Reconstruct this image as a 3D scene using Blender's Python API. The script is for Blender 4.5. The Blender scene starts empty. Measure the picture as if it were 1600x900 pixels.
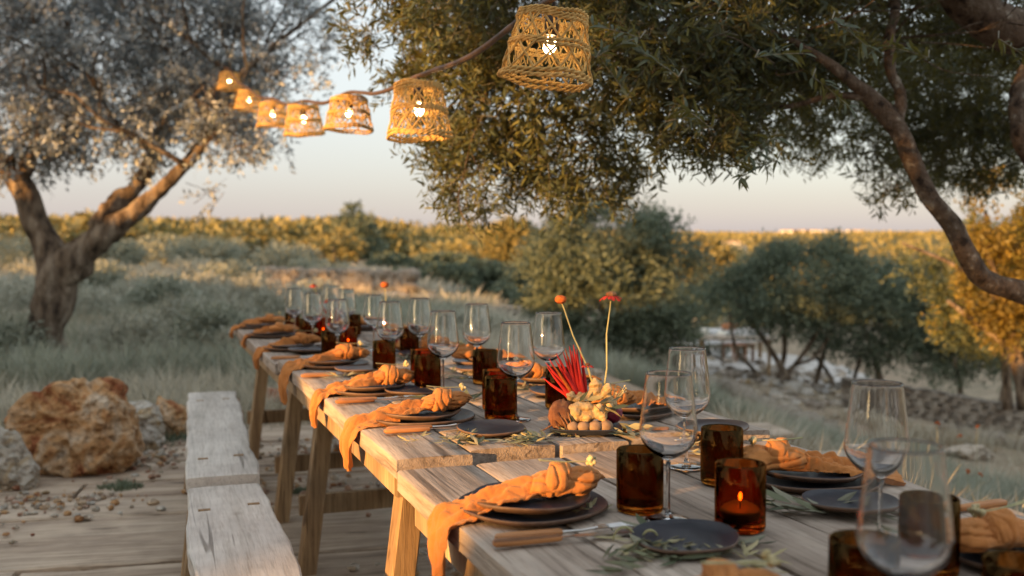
import bpy, math, random
import numpy as np
from mathutils import Vector, Matrix, noise
R = math.radians
random.seed(7)
SC = bpy.context.scene
COL = SC.collection

# ------------------------------------------------------------------ camera
CAM_H = 1.18
F = 1556.0                       # focal length in pixels of the 1600 px wide frame
PITCH = math.atan((450 - 388) / F)
cam_d = bpy.data.cameras.new('camera')
cam = bpy.data.objects.new('camera', cam_d)
COL.objects.link(cam)
cam.location = (0, 0, CAM_H)
cam.rotation_euler = (R(90) - PITCH, 0, 0)
cam_d.sensor_width = 36
cam_d.lens = 36 * F / 1600
cam_d.clip_start = 0.05
cam_d.clip_end = 6000
cam_d.dof.use_dof = True
cam_d.dof.focus_distance = 2.15
cam_d.dof.aperture_fstop = 3.2
SC.camera = cam

# ------------------------------------------------------------------ sky and sun
SUN_EL = R(7)
SH = Vector((-0.77, -0.64, 0)).normalized()       # horizontal direction towards the sun
SUN_DIR = Vector((SH.x * math.cos(SUN_EL), SH.y * math.cos(SUN_EL), math.sin(SUN_EL)))
w = bpy.data.worlds.new('World')
SC.world = w
w.use_nodes = True
nt = w.node_tree
nt.nodes.clear()
wo = nt.nodes.new('ShaderNodeOutputWorld')
sky = nt.nodes.new('ShaderNodeTexSky')
sky.sky_type = 'NISHITA'
sky.sun_disc = False
sky.sun_elevation = SUN_EL
sky.sun_rotation = math.atan2(SH.x, SH.y)
sky.air_density = 1.0
sky.dust_density = 2.0
bg1 = nt.nodes.new('ShaderNodeBackground')
bg1.inputs['Strength'].default_value = 0.052
nt.links.new(sky.outputs[0], bg1.inputs['Color'])
tc = nt.nodes.new('ShaderNodeTexCoord')
sep = nt.nodes.new('ShaderNodeSeparateXYZ')
nt.links.new(tc.outputs['Generated'], sep.inputs[0])
ramp = nt.nodes.new('ShaderNodeValToRGB')
cr = ramp.color_ramp
cr.elements[0].position = 0.0
cr.elements[0].color = (0.42, 0.375, 0.42, 1)
cr.elements[1].position = 1.0
cr.elements[1].color = (0.62, 0.67, 0.70, 1)
for p, c in ((0.05, (0.425, 0.395, 0.435)), (0.14, (0.55, 0.54, 0.555)), (0.28, (0.61, 0.63, 0.63)), (0.55, (0.69, 0.725, 0.74))):
    e = cr.elements.new(p)
    e.color = c + (1,)
nt.links.new(sep.outputs['Z'], ramp.inputs[0])
bg2 = nt.nodes.new('ShaderNodeBackground')
bg2.inputs['Strength'].default_value = 0.48
nt.links.new(ramp.outputs[0], bg2.inputs['Color'])
addsh = nt.nodes.new('ShaderNodeAddShader')
nt.links.new(bg1.outputs[0], addsh.inputs[0])
nt.links.new(bg2.outputs[0], addsh.inputs[1])
nt.links.new(addsh.outputs[0], wo.inputs['Surface'])

sd = bpy.data.lights.new('sun', 'SUN')
sd.energy = 5.0
sd.angle = R(0.6)
sd.color = (1.0, 0.52, 0.165)
so = bpy.data.objects.new('sun', sd)
COL.objects.link(so)
so.location = (-30, -25, 10)
so.rotation_euler = SUN_DIR.to_track_quat('Z', 'Y').to_euler()

SC.view_settings.view_transform = 'Standard'
SC.view_settings.look = 'None'
SC.view_settings.exposure = 1.24
SC.view_settings.gamma = 1.0
SC.cycles.max_bounces = 14
SC.cycles.transmission_bounces = 14
SC.cycles.transparent_max_bounces = 16
SC.cycles.diffuse_bounces = 3
SC.cycles.glossy_bounces = 4
SC.cycles.caustics_reflective = False
SC.cycles.caustics_refractive = False
SC.cycles.sample_clamp_indirect = 4.0
SC.cycles.use_denoising = True

# ------------------------------------------------------------------ frames of reference
TH = math.atan((800 - 230) / F)
U = Vector((-math.sin(TH), math.cos(TH), 0))      # along the tables, away from the camera
V = Vector((math.cos(TH), math.sin(TH), 0))       # across the tables, to the right
ROTU = math.atan2(V.y, V.x)                        # z rotation that turns +x into V and +y into U
TT = 0.74                                          # table top height

def ray(px, py):
    a = (px - 800) / F; b = (450 - py) / F
    cp, sp = math.cos(PITCH), math.sin(PITCH)
    d = Vector((a, cp + b * sp, -sp + b * cp))
    return d / d.y
def P(px, py, y):
    return Vector((0, 0, CAM_H)) + ray(px, py) * y
def G(px, py, z=0.0):
    d = ray(px, py)
    return Vector((0, 0, CAM_H)) + d * ((z - CAM_H) / d.z)
def UV(p):
    return p.x * U.x + p.y * U.y, p.x * V.x + p.y * V.y
def W(u, v, z=0.0):
    q = U * u + V * v
    return Vector((q.x, q.y, z))

def sstep(a, b, x):
    t = min(1, max(0, (x - a) / (b - a)))
    return t * t * (3 - 2 * t)
def terrain(x, y):
    wv = x + 0.15 * y
    h = -1.3 * sstep(1.5, 6, wv) - 1.0 * sstep(6, 14, wv)
    if y < 1: h *= sstep(-8, 1, y)
    s = SH.x * -x + SH.y * -y
    p = -SH.y * x * 1.0 + SH.x * y          # perpendicular to the sun direction
    # unseen bank added on the sun side, crest shaped to block low sun
    far = math.hypot(x, y)
    crest = 1.62 + .70 * sstep(2.6, 3.1, -p) + .35 * sstep(4, 9, -p) + .75 * (1 - sstep(.85, 1.05, -p)) + .5 * math.exp(-((p + 10.1) / .9) ** 2) + 0.12 * noise.noise(Vector((p * 0.5, 1, 0)))
    crest *= (1 - sstep(44, 70, -p)) * (1 - sstep(10, 25, p))
    h += crest * math.exp(-((s + 9.0) / 2.2) ** 2)
    # far land: level plain left, hill right
    r = far
    if r > 20:
        h += 0.15 * noise.noise(Vector((x * 0.06, y * 0.06, 3))) * min(1, (r - 20) / 20)
    ang = math.atan2(x, y)
    k = sstep(-0.05, 0.25, ang)
    h += (1 - k) * sstep(60, 300, r) * 6.0
    h += k * (-6 * sstep(25, 160, r) + 17.0 * sstep(200, 620, r) + 1.0 * sstep(620, 800, r))
    h += (1 - k) * 10 * sstep(300, 900, r)
    if r > 150:
        h += 2.2 * noise.noise(Vector((x * 0.006, y * 0.006, 7))) * min(1, (r - 150) / 300)
    if r > 90:
        h += (1 - k) * 2.6 * noise.noise(Vector((x * 0.014, y * 0.014, 2.5))) * min(1, (r - 90) / 120)
    return h
def T(px, py, y0=3.0):
    d = ray(px, py); y = y0
    while y < 900:
        q = Vector((0, 0, CAM_H)) + d * y
        if q.z <= terrain(q.x, q.y): break
        y *= 1.004
    q = Vector((0, 0, CAM_H)) + d * y
    return Vector((q.x, q.y, terrain(q.x, q.y)))

# ------------------------------------------------------------------ materials
def principled(name):
    m = bpy.data.materials.new(name)
    m.use_nodes = True
    return m, m.node_tree, m.node_tree.nodes['Principled BSDF']
def N(nt, t, **kw):
    n = nt.nodes.new(t)
    for k, v in kw.items(): setattr(n, k, v)
    return n
def coords(nt, scale, rnd=True, kind='Object'):
    tc = N(nt, 'ShaderNodeTexCoord'); mp = N(nt, 'ShaderNodeMapping')
    mp.inputs['Scale'].default_value = scale
    nt.links.new(tc.outputs[kind], mp.inputs['Vector'])
    if rnd:
        oi = N(nt, 'ShaderNodeObjectInfo'); mu = N(nt, 'ShaderNodeMath', operation='MULTIPLY')
        mu.inputs[1].default_value = 37.0
        nt.links.new(oi.outputs['Random'], mu.inputs[0])
        cb = N(nt, 'ShaderNodeCombineXYZ')
        for i in range(3): nt.links.new(mu.outputs[0], cb.inputs[i])
        nt.links.new(cb.outputs[0], mp.inputs['Location'])
    return mp.outputs[0]
def ramp_node(nt, fac, stops):
    r = N(nt, 'ShaderNodeValToRGB'); e = r.color_ramp.elements
    e[0].position, e[0].color = stops[0][0], tuple(stops[0][1]) + (1,)
    e[1].position, e[1].color = stops[-1][0], tuple(stops[-1][1]) + (1,)
    for p, c in stops[1:-1]:
        q = e.new(p); q.color = tuple(c) + (1,)
    nt.links.new(fac, r.inputs[0])
    return r.outputs[0]
def noise_tex(nt, vec, scale, detail=5, rough=0.55, dist=0.0):
    n = N(nt, 'ShaderNodeTexNoise')
    n.inputs['Scale'].default_value = scale; n.inputs['Detail'].default_value = detail
    n.inputs['Roughness'].default_value = rough; n.inputs['Distortion'].default_value = dist
    nt.links.new(vec, n.inputs['Vector'])
    return n.outputs['Fac']
def mixc(nt, fac, a, b, mode='MIX'):
    m = N(nt, 'ShaderNodeMix', data_type='RGBA', blend_type=mode)
    if isinstance(fac, float): m.inputs[0].default_value = fac
    else: nt.links.new(fac, m.inputs[0])
    for i, c in ((6, a), (7, b)):
        if isinstance(c, tuple): m.inputs[i].default_value = c + (1,)
        else: nt.links.new(c, m.inputs[i])
    return m.outputs[2]
def bump(nt, b, h, strength, dist=0.01):
    n = N(nt, 'ShaderNodeBump'); n.inputs['Strength'].default_value = strength
    n.inputs['Distance'].default_value = dist
    nt.links.new(h, n.inputs['Height']); nt.links.new(n.outputs[0], b.inputs['Normal'])
def simple(name, stops, scale=8, rough=0.7, bmp=0.3, bscale=None, stretch=(1, 1, 1), dist=0.01, spec=0.5, rnd=True, metallic=0.0, bdetail=6):
    m, nt, b = principled(name)
    v = coords(nt, stretch, rnd)
    f = noise_tex(nt, v, scale)
    nt.links.new(ramp_node(nt, f, stops), b.inputs['Base Color'])
    b.inputs['Roughness'].default_value = rough
    b.inputs['Specular IOR Level'].default_value = spec
    b.inputs['Metallic'].default_value = metallic
    if bmp: bump(nt, b, noise_tex(nt, v, bscale or scale * 4, bdetail, 0.6), bmp, dist)
    return m
def wood(name, dark, mid, light, rough=0.75, knots=True, bmp=0.6, along='y', fine=1.0, grain_c=(0.40, 1.22)):
    m, nt, b = principled(name)
    st = {'y': (1, 0.06, 1), 'x': (0.06, 1, 1), 'z': (1, 1, 0.06)}[along]
    v = coords(nt, st)
    v2 = coords(nt, (1, 1, 1))
    broad = noise_tex(nt, v, 9 * fine, 6, 0.6, 0.6)
    grain = noise_tex(nt, v, 95 * fine, 8, 0.7, 0.3)
    hair = noise_tex(nt, v, 330 * fine, 3, 0.6, 0.2)
    c = ramp_node(nt, broad, [(0.30, dark), (0.5, mid), (0.72, light)])
    g = ramp_node(nt, grain, [(0.34, (grain_c[0] + .03, grain_c[0], grain_c[0] - .03)), (0.52, (1, 1, 1)), (0.8, (grain_c[1],) * 3)])
    c = mixc(nt, 0.85, c, g, 'MULTIPLY')
    cr_ = ramp_node(nt, noise_tex(nt, coords(nt, (st[0] * 1.0, st[1] * 0.45, st[2])), 30, 2, 0.5, 1.0), [(0.30, (0.22, 0.19, 0.17)), (0.345, (1, 1, 1))])
    c = mixc(nt, 0.7, c, cr_, 'MULTIPLY')
    if knots:
        vo = N(nt, 'ShaderNodeTexVoronoi', feature='F1')
        vo.inputs['Scale'].default_value = 3.2
        sv = coords(nt, (1.0, 0.75, 1) if along == 'y' else (0.75, 1, 1))
        nt.links.new(sv, vo.inputs['Vector'])
        k = ramp_node(nt, vo.outputs['Distance'], [(0.02, (0.25, 0.21, 0.18)), (0.055, (0.55, 0.5, 0.46)), (0.10, (1, 1, 1))])
        c = mixc(nt, 0.9, c, k, 'MULTIPLY')
    st_ = ramp_node(nt, noise_tex(nt, v2, 5, 4, 0.6), [(0.35, (0.82, 0.80, 0.79)), (0.65, (1.08, 1.07, 1.05))])
    c = mixc(nt, 0.9, c, st_, 'MULTIPLY')
    nt.links.new(c, b.inputs['Base Color'])
    b.inputs['Roughness'].default_value = rough
    b.inputs['Specular IOR Level'].default_value = 0.3
    mm = N(nt, 'ShaderNodeMath', operation='ADD')
    nt.links.new(grain, mm.inputs[0]); nt.links.new(hair, mm.inputs[1])
    bump(nt, b, mm.outputs[0], bmp, 0.004)
    return m
def leaf_mat(name, c1, c2, back, transl=0.35, tcol=None, rough=0.55):
    m, nt, b = principled(name)
    at = N(nt, 'ShaderNodeAttribute', attribute_name='tone')
    col = ramp_node(nt, at.outputs['Fac'], [(0.0, c1), (1.0, c2)])
    ge = N(nt, 'ShaderNodeNewGeometry')
    col2 = mixc(nt, ge.outputs['Backfacing'], col, back)
    nt.links.new(col2, b.inputs['Base Color'])
    b.inputs['Roughness'].default_value = rough
    b.inputs['Specular IOR Level'].default_value = 0.35
    tr = N(nt, 'ShaderNodeBsdfTranslucent')
    if tcol is None: nt.links.new(col, tr.inputs['Color'])
    else: tr.inputs['Color'].default_value = tcol + (1,)
    mx = N(nt, 'ShaderNodeMixShader'); mx.inputs[0].default_value = transl
    nt.links.new(b.outputs[0], mx.inputs[1]); nt.links.new(tr.outputs[0], mx.inputs[2])
    nt.links.new(mx.outputs[0], nt.nodes['Material Output'].inputs['Surface'])
    return m
def glass(name, color, rough=0.0, ior=1.46, wavy=0.0, wscale=30):
    m = bpy.data.materials.new(name); m.use_nodes = True; nt = m.node_tree
    nt.nodes.remove(nt.nodes['Principled BSDF'])
    g = N(nt, 'ShaderNodeBsdfGlass'); g.inputs['Color'].default_value = color + (1,)
    g.inputs['Roughness'].default_value = rough; g.inputs['IOR'].default_value = ior
    if wavy:
        v = coords(nt, (1, 1, 0.5))
        bump(nt, g, noise_tex(nt, v, wscale, 3), wavy, 0.004)
    nt.links.new(g.outputs[0], nt.nodes['Material Output'].inputs['Surface'])
    return m
def emis(name, c, s):
    m = bpy.data.materials.new(name); m.use_nodes = True; nt = m.node_tree
    nt.nodes.remove(nt.nodes['Principled BSDF'])
    e = N(nt, 'ShaderNodeEmission'); e.inputs[0].default_value = c + (1,); e.inputs[1].default_value = s
    nt.links.new(e.outputs[0], nt.nodes['Material Output'].inputs['Surface'])
    return m

M = {}
M['table_wood'] = wood('weathered_table_wood', (0.21, 0.155, 0.115), (0.41, 0.33, 0.27), (0.55, 0.47, 0.40), fine=0.8)
M['bench_wood'] = wood('bleached_bench_wood', (0.44, 0.405, 0.36), (0.60, 0.56, 0.515), (0.68, 0.645, 0.60), bmp=0.2, grain_c=(0.68, 1.08), fine=1.3)
M['leg_wood'] = wood('pale_leg_wood', (0.26, 0.16, 0.085), (0.40, 0.27, 0.15), (0.52, 0.37, 0.22), knots=False, along='z', bmp=0.3)
M['ground_wood'] = wood('sun_bleached_ground_plank_wood', (0.30, 0.22, 0.16), (0.50, 0.395, 0.30), (0.63, 0.53, 0.42), knots=False, along='x', bmp=0.8, fine=0.6)
M['olive_wood'] = wood('olive_wood_handle', (0.24, 0.09, 0.03), (0.46, 0.20, 0.075), (0.60, 0.31, 0.13), knots=False, along='x', bmp=0.1, rough=0.45, fine=2.0)
M['bark'] = simple('olive_bark', [(0.34, (0.05, 0.036, 0.027)), (0.5, (0.19, 0.14, 0.10)), (0.66, (0.36, 0.29, 0.22))], 11, 0.95, 1.0, 30, (1, 1, 0.4), 0.06, 0.2)
M['smooth_bark'] = simple('lichened_smooth_bark', [(0.36, (0.045, 0.03, 0.022)), (0.44, (0.12, 0.08, 0.055)), (0.60, (0.18, 0.13, 0.095)), (0.68, (0.34, 0.29, 0.235))], 22, 0.95, 1.0, 60, (1, 1, 0.8), 0.03, 0.2)
M['twig'] = simple('twig_bark', [(0.3, (0.14, 0.12, 0.09)), (0.7, (0.30, 0.27, 0.20))], 20, 0.8, 0)
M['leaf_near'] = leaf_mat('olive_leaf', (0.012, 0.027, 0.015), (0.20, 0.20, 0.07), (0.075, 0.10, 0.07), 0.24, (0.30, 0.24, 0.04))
M['leaf_left'] = leaf_mat('silvery_olive_leaf', (0.15, 0.185, 0.20), (0.44, 0.47, 0.48), (0.50, 0.53, 0.54), 0.25)
M['leaf_bush'] = leaf_mat('shrub_leaf', (0.05, 0.08, 0.052), (0.22, 0.255, 0.165), (0.18, 0.215, 0.15), 0.3)
M['leaf_sungold'] = leaf_mat('sungold_leaf', (0.05, 0.05, 0.018), (0.30, 0.21, 0.04), (0.20, 0.16, 0.05), 0.38, (0.60, 0.38, 0.04))  # gold of the low sun put into the leaf colour
M['leaf_pine'] = leaf_mat('pine_foliage', (0.055, 0.07, 0.03), (0.46, 0.36, 0.13), (0.30, 0.26, 0.10), 0.2)
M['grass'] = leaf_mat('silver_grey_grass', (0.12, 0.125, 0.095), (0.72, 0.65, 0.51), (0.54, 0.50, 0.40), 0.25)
M['lavender'] = leaf_mat('grey_green_lavender', (0.14, 0.165, 0.12), (0.42, 0.43, 0.33), (0.34, 0.355, 0.28), 0.2)
M['silver_shrub'] = leaf_mat('silver_shrub_leaf', (0.13, 0.14, 0.105), (0.62, 0.60, 0.48), (0.50, 0.49, 0.40), 0.2)
M['drygrass'] = leaf_mat('dry_straw_grass', (0.22, 0.16, 0.10), (0.46, 0.36, 0.24), (0.34, 0.27, 0.18), 0.25)
M['plate'] = simple('matt_black_stoneware', [(0.35, (0.016, 0.017, 0.024)), (0.65, (0.032, 0.033, 0.045))], 14, 0.42, 0.15, 60, dist=0.002, spec=0.4)
M['plate_rim'] = simple('bare_brown_clay', [(0.35, (0.09, 0.05, 0.032)), (0.65, (0.17, 0.10, 0.065))], 30, 0.6, 0.2, 80, dist=0.001)
M['linen'] = None
def linen():
    m, nt, b = principled('burnt_orange_linen')
    v = coords(nt, (1, 1, 1))
    f = noise_tex(nt, v, 7, 4)
    c = ramp_node(nt, f, [(0.3, (0.50, 0.185, 0.055)), (0.7, (0.66, 0.27, 0.085))])
    nt.links.new(c, b.inputs['Base Color'])
    b.inputs['Roughness'].default_value = 0.95
    b.inputs['Specular IOR Level'].default_value = 0.1
    b.inputs['Sheen Weight'].default_value = 0.3
    b.inputs['Sheen Tint'].default_value = (1.0, 0.75, 0.5, 1)
    mm = N(nt, 'ShaderNodeMath', operation='MULTIPLY_ADD'); mm.inputs[1].default_value = 0.22
    nt.links.new(noise_tex(nt, v, 900, 2), mm.inputs[0]); nt.links.new(noise_tex(nt, v, 42, 5, 0.6, 1.2), mm.inputs[2])
    bump(nt, b, mm.outputs[0], 0.85, 0.005)
    tr = N(nt, 'ShaderNodeBsdfTranslucent'); tr.inputs['Color'].default_value = (0.6, 0.22, 0.05, 1)
    mx = N(nt, 'ShaderNodeMixShader'); mx.inputs[0].default_value = 0.12
    nt.links.new(b.outputs[0], mx.inputs[1]); nt.links.new(tr.outputs[0], mx.inputs[2])
    nt.links.new(mx.outputs[0], nt.nodes['Material Output'].inputs['Surface'])
    return m
M['linen'] = linen()
M['clear'] = glass('clear_wine_glass', (0.99, 0.99, 0.99))
M['amber'] = glass('sunlit_amber_glass', (0.64, 0.34, 0.10), 0.0, 1.5, 0.55, 85)  # lighter amber: sun glow put into the glass colour of sunlit tumblers
M['amber_dark'] = glass('very_dark_amber_glass', (0.57, 0.33, 0.125), 0.0, 1.5, 0.5, 75)
M['amber_red'] = glass('orange_amber_glass', (0.74, 0.33, 0.11), 0.02, 1.48, 0.15, 40)
M['wax'] = simple('candle_wax', [(0.3, (0.75, 0.62, 0.42)), (0.7, (0.82, 0.70, 0.50))], 6, 0.5, 0.05)
M['flame'] = emis('candle_flame', (1.0, 0.30, 0.05), 6)
M['bulb'] = emis('lit_bulb', (1.0, 0.72, 0.36), 11)
M['steel'] = simple('brushed_steel', [(0.3, (0.45, 0.43, 0.41)), (0.7, (0.6, 0.58, 0.56))], 20, 0.3, 0.1, 100, (0.05, 1, 1), 0.001, metallic=1.0)
M['rope'] = simple('natural_raffia_rope', [(0.3, (0.46, 0.27, 0.09)), (0.7, (0.74, 0.47, 0.18))], 60, 0.9, 0.8, 260, dist=0.003, spec=0.15)
M['raffia'] = leaf_mat('raffia_strips', (0.50, 0.31, 0.10), (0.72, 0.46, 0.17), (0.62, 0.42, 0.16), 0.45, (0.85, 0.50, 0.14))
M['cable'] = simple('brown_cable', [(0.3, (0.05, 0.03, 0.02)), (0.7, (0.12, 0.07, 0.045))], 30, 0.55, 0.2)
M['socket'] = simple('dark_socket', [(0.3, (0.02, 0.014, 0.01)), (0.7, (0.05, 0.03, 0.02))], 10, 0.4, 0)
M['yarrow'] = simple('dried_yarrow', [(0.3, (0.42, 0.34, 0.15)), (0.7, (0.68, 0.58, 0.36))], 90, 0.9, 0.9, 200, dist=0.004)
M['stemg'] = simple('dry_stem', [(0.3, (0.30, 0.30, 0.14)), (0.7, (0.45, 0.40, 0.22))], 40, 0.7, 0.2)
M['redstem'] = simple('red_chard_stem', [(0.3, (0.36, 0.006, 0.008)), (0.7, (0.58, 0.02, 0.012))], 25, 0.75, 0.2, 90, (1, 1, 0.2), 0.002)
M['purple'] = simple('purple_root_stem', [(0.3, (0.16, 0.01, 0.03)), (0.7, (0.34, 0.03, 0.06))], 25, 0.45, 0.2)
M['ginger'] = simple('ginger_skin', [(0.3, (0.36, 0.22, 0.09)), (0.5, (0.52, 0.35, 0.16)), (0.75, (0.66, 0.48, 0.26))], 40, 0.55, 0.7, 90, dist=0.004)
M['potato'] = simple('small_potato_skin', [(0.3, (0.20, 0.12, 0.07)), (0.7, (0.33, 0.22, 0.14))], 30, 0.7, 0.4, 90, dist=0.002)
M['beet'] = simple('beetroot_skin', [(0.3, (0.06, 0.018, 0.010)), (0.5, (0.17, 0.065, 0.028)), (0.72, (0.30, 0.16, 0.075))], 45, 0.85, 1.0, 90, (1, 1, 0.22), 0.004)
M['squash'] = simple('orange_squash_skin', [(0.3, (0.50, 0.20, 0.05)), (0.7, (0.66, 0.32, 0.10))], 8, 0.4, 0.1)
M['petal'] = simple('red_petal', [(0.3, (0.32, 0.008, 0.008)), (0.7, (0.50, 0.035, 0.015))], 30, 0.95, 0.1)
M['orangeflower'] = simple('orange_flower_head', [(0.3, (0.34, 0.055, 0.008)), (0.7, (0.60, 0.16, 0.02))], 120, 0.8, 0.8, 250, dist=0.003)
M['sprig'] = leaf_mat('table_sprig_leaf', (0.05, 0.075, 0.04), (0.20, 0.20, 0.11), (0.24, 0.23, 0.16), 0.15)
M['drysprig'] = leaf_mat('dry_sprig_leaf', (0.34, 0.29, 0.14), (0.62, 0.53, 0.30), (0.5, 0.45, 0.28), 0.25)
M['white_gravel'] = simple('pale_gravel_path', [(0.3, (0.30, 0.27, 0.235)), (0.7, (0.56, 0.53, 0.50))], 3, 0.95, 0.4, 30, rnd=False)
M['white_paint'] = simple('white_render', [(0.3, (0.72, 0.66, 0.58)), (0.7, (0.80, 0.74, 0.66))], 2, 0.8, 0.1)
M['cloth_white'] = simple('white_tablecloth', [(0.3, (0.66, 0.66, 0.66)), (0.7, (0.74, 0.74, 0.74))], 4, 0.9, 0.1)
M['terracotta'] = simple('rust_red_wood', [(0.3, (0.22, 0.10, 0.055)), (0.7, (0.34, 0.18, 0.10))], 10, 0.8, 0.2)
M['globe'] = simple('cream_paper', [(0.3, (0.74, 0.70, 0.60)), (0.7, (0.80, 0.76, 0.66))], 6, 0.8, 0.1)
M['roof'] = simple('clay_roof', [(0.3, (0.40, 0.22, 0.13)), (0.7, (0.50, 0.30, 0.2))], 2, 0.9, 0.1)
M['dark_glass'] = simple('window_dark', [(0.3, (0.03, 0.035, 0.04)), (0.7, (0.05, 0.055, 0.06))], 2, 0.2, 0)
def rockmat(name, pale, ochre, rust):
    m, nt, b = principled(name)
    v = coords(nt, (1, 1, 1))
    f1 = noise_tex(nt, v, 5, 6, 0.6, 0.8); f2 = noise_tex(nt, v, 22, 6, 0.65)
    vo = N(nt, 'ShaderNodeTexVoronoi', feature='F1'); vo.inputs['Scale'].default_value = 26
    nt.links.new(v, vo.inputs['Vector'])
    c = ramp_node(nt, f1, [(0.36, rust), (0.47, ochre), (0.62, pale)])
    d = ramp_node(nt, f2, [(0.32, (0.35, 0.28, 0.22)), (0.5, (1, 1, 1)), (0.75, (1.2, 1.18, 1.15))])
    c = mixc(nt, 0.8, c, d, 'MULTIPLY')
    nt.links.new(c, b.inputs['Base Color']); b.inputs['Roughness'].default_value = 0.95
    b.inputs['Specular IOR Level'].default_value = 0.15
    mm = N(nt, 'ShaderNodeMath', operation='ADD')
    nt.links.new(f2, mm.inputs[0]); nt.links.new(vo.outputs['Distance'], mm.inputs[1])
    bump(nt, b, mm.outputs[0], 1.0, 0.03)
    return m
M['rock_orange'] = rockmat('ochre_limestone', (0.58, 0.46, 0.34), (0.52, 0.30, 0.14), (0.28, 0.10, 0.045))
M['rock_grey'] = rockmat('grey_limestone', (0.56, 0.53, 0.48), (0.45, 0.40, 0.33), (0.42, 0.28, 0.12))
M['rock_red'] = rockmat('reddish_limestone', (0.55, 0.42, 0.34), (0.40, 0.22, 0.14), (0.26, 0.10, 0.06))
M['rock_pale'] = rockmat('pale_limestone', (0.62, 0.56, 0.48), (0.54, 0.46, 0.37), (0.40, 0.30, 0.22))
M['wall_stone'] = rockmat('wall_limestone', (0.46, 0.41, 0.35), (0.34, 0.29, 0.24), (0.22, 0.17, 0.13))

def ground_mat():
    m, nt, b = principled('dry_earth_and_grass')
    tcn = N(nt, 'ShaderNodeTexCoord'); v = tcn.outputs['Object']
    f = noise_tex(nt, v, 0.35, 6, 0.6); g = noise_tex(nt, v, 14, 8, 0.7)
    earth = ramp_node(nt, g, [(0.3, (0.17, 0.115, 0.08)), (0.5, (0.31, 0.225, 0.16)), (0.7, (0.46, 0.37, 0.28))])
    grass = ramp_node(nt, noise_tex(nt, v, 2.2, 8, 0.7), [(0.32, (0.14, 0.125, 0.085)), (0.5, (0.27, 0.22, 0.155)), (0.68, (0.42, 0.34, 0.245))])
    ln = N(nt, 'ShaderNodeVectorMath', operation='LENGTH'); nt.links.new(v, ln.inputs[0])
    near = ramp_node(nt, ln.outputs['Value'], [(0.0, (0, 0, 0)), (1.0, (1, 1, 1))])
    mr = N(nt, 'ShaderNodeMapRange'); mr.inputs[1].default_value = 7; mr.inputs[2].default_value = 16
    nt.links.new(ln.outputs['Value'], mr.inputs[0])
    ad = N(nt, 'ShaderNodeMath', operation='MULTIPLY'); nt.links.new(mr.outputs[0], ad.inputs[0])
    fr = ramp_node(nt, f, [(0.36, (0.35, 0.35, 0.35)), (0.55, (1, 1, 1))])
    nt.links.new(fr, ad.inputs[1])
    c = mixc(nt, ad.outputs[0], earth, grass)
    mr2 = N(nt, 'ShaderNodeMapRange'); mr2.inputs[1].default_value = 60; mr2.inputs[2].default_value = 160
    nt.links.new(ln.outputs['Value'], mr2.inputs[0])
    scrub = ramp_node(nt, noise_tex(nt, v, 0.09, 8, 0.75), [(0.35, (0.07, 0.075, 0.03)), (0.5, (0.15, 0.135, 0.055)), (0.66, (0.26, 0.21, 0.11))])
    c = mixc(nt, mr2.outputs[0], c, scrub)
    nt.links.new(c, b.inputs['Base Color']); b.inputs['Roughness'].default_value = 1.0
    b.inputs['Specular IOR Level'].default_value = 0.1
    bump(nt, b, g, 0.8, 0.02)
    return m
M['ground'] = ground_mat()

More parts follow.
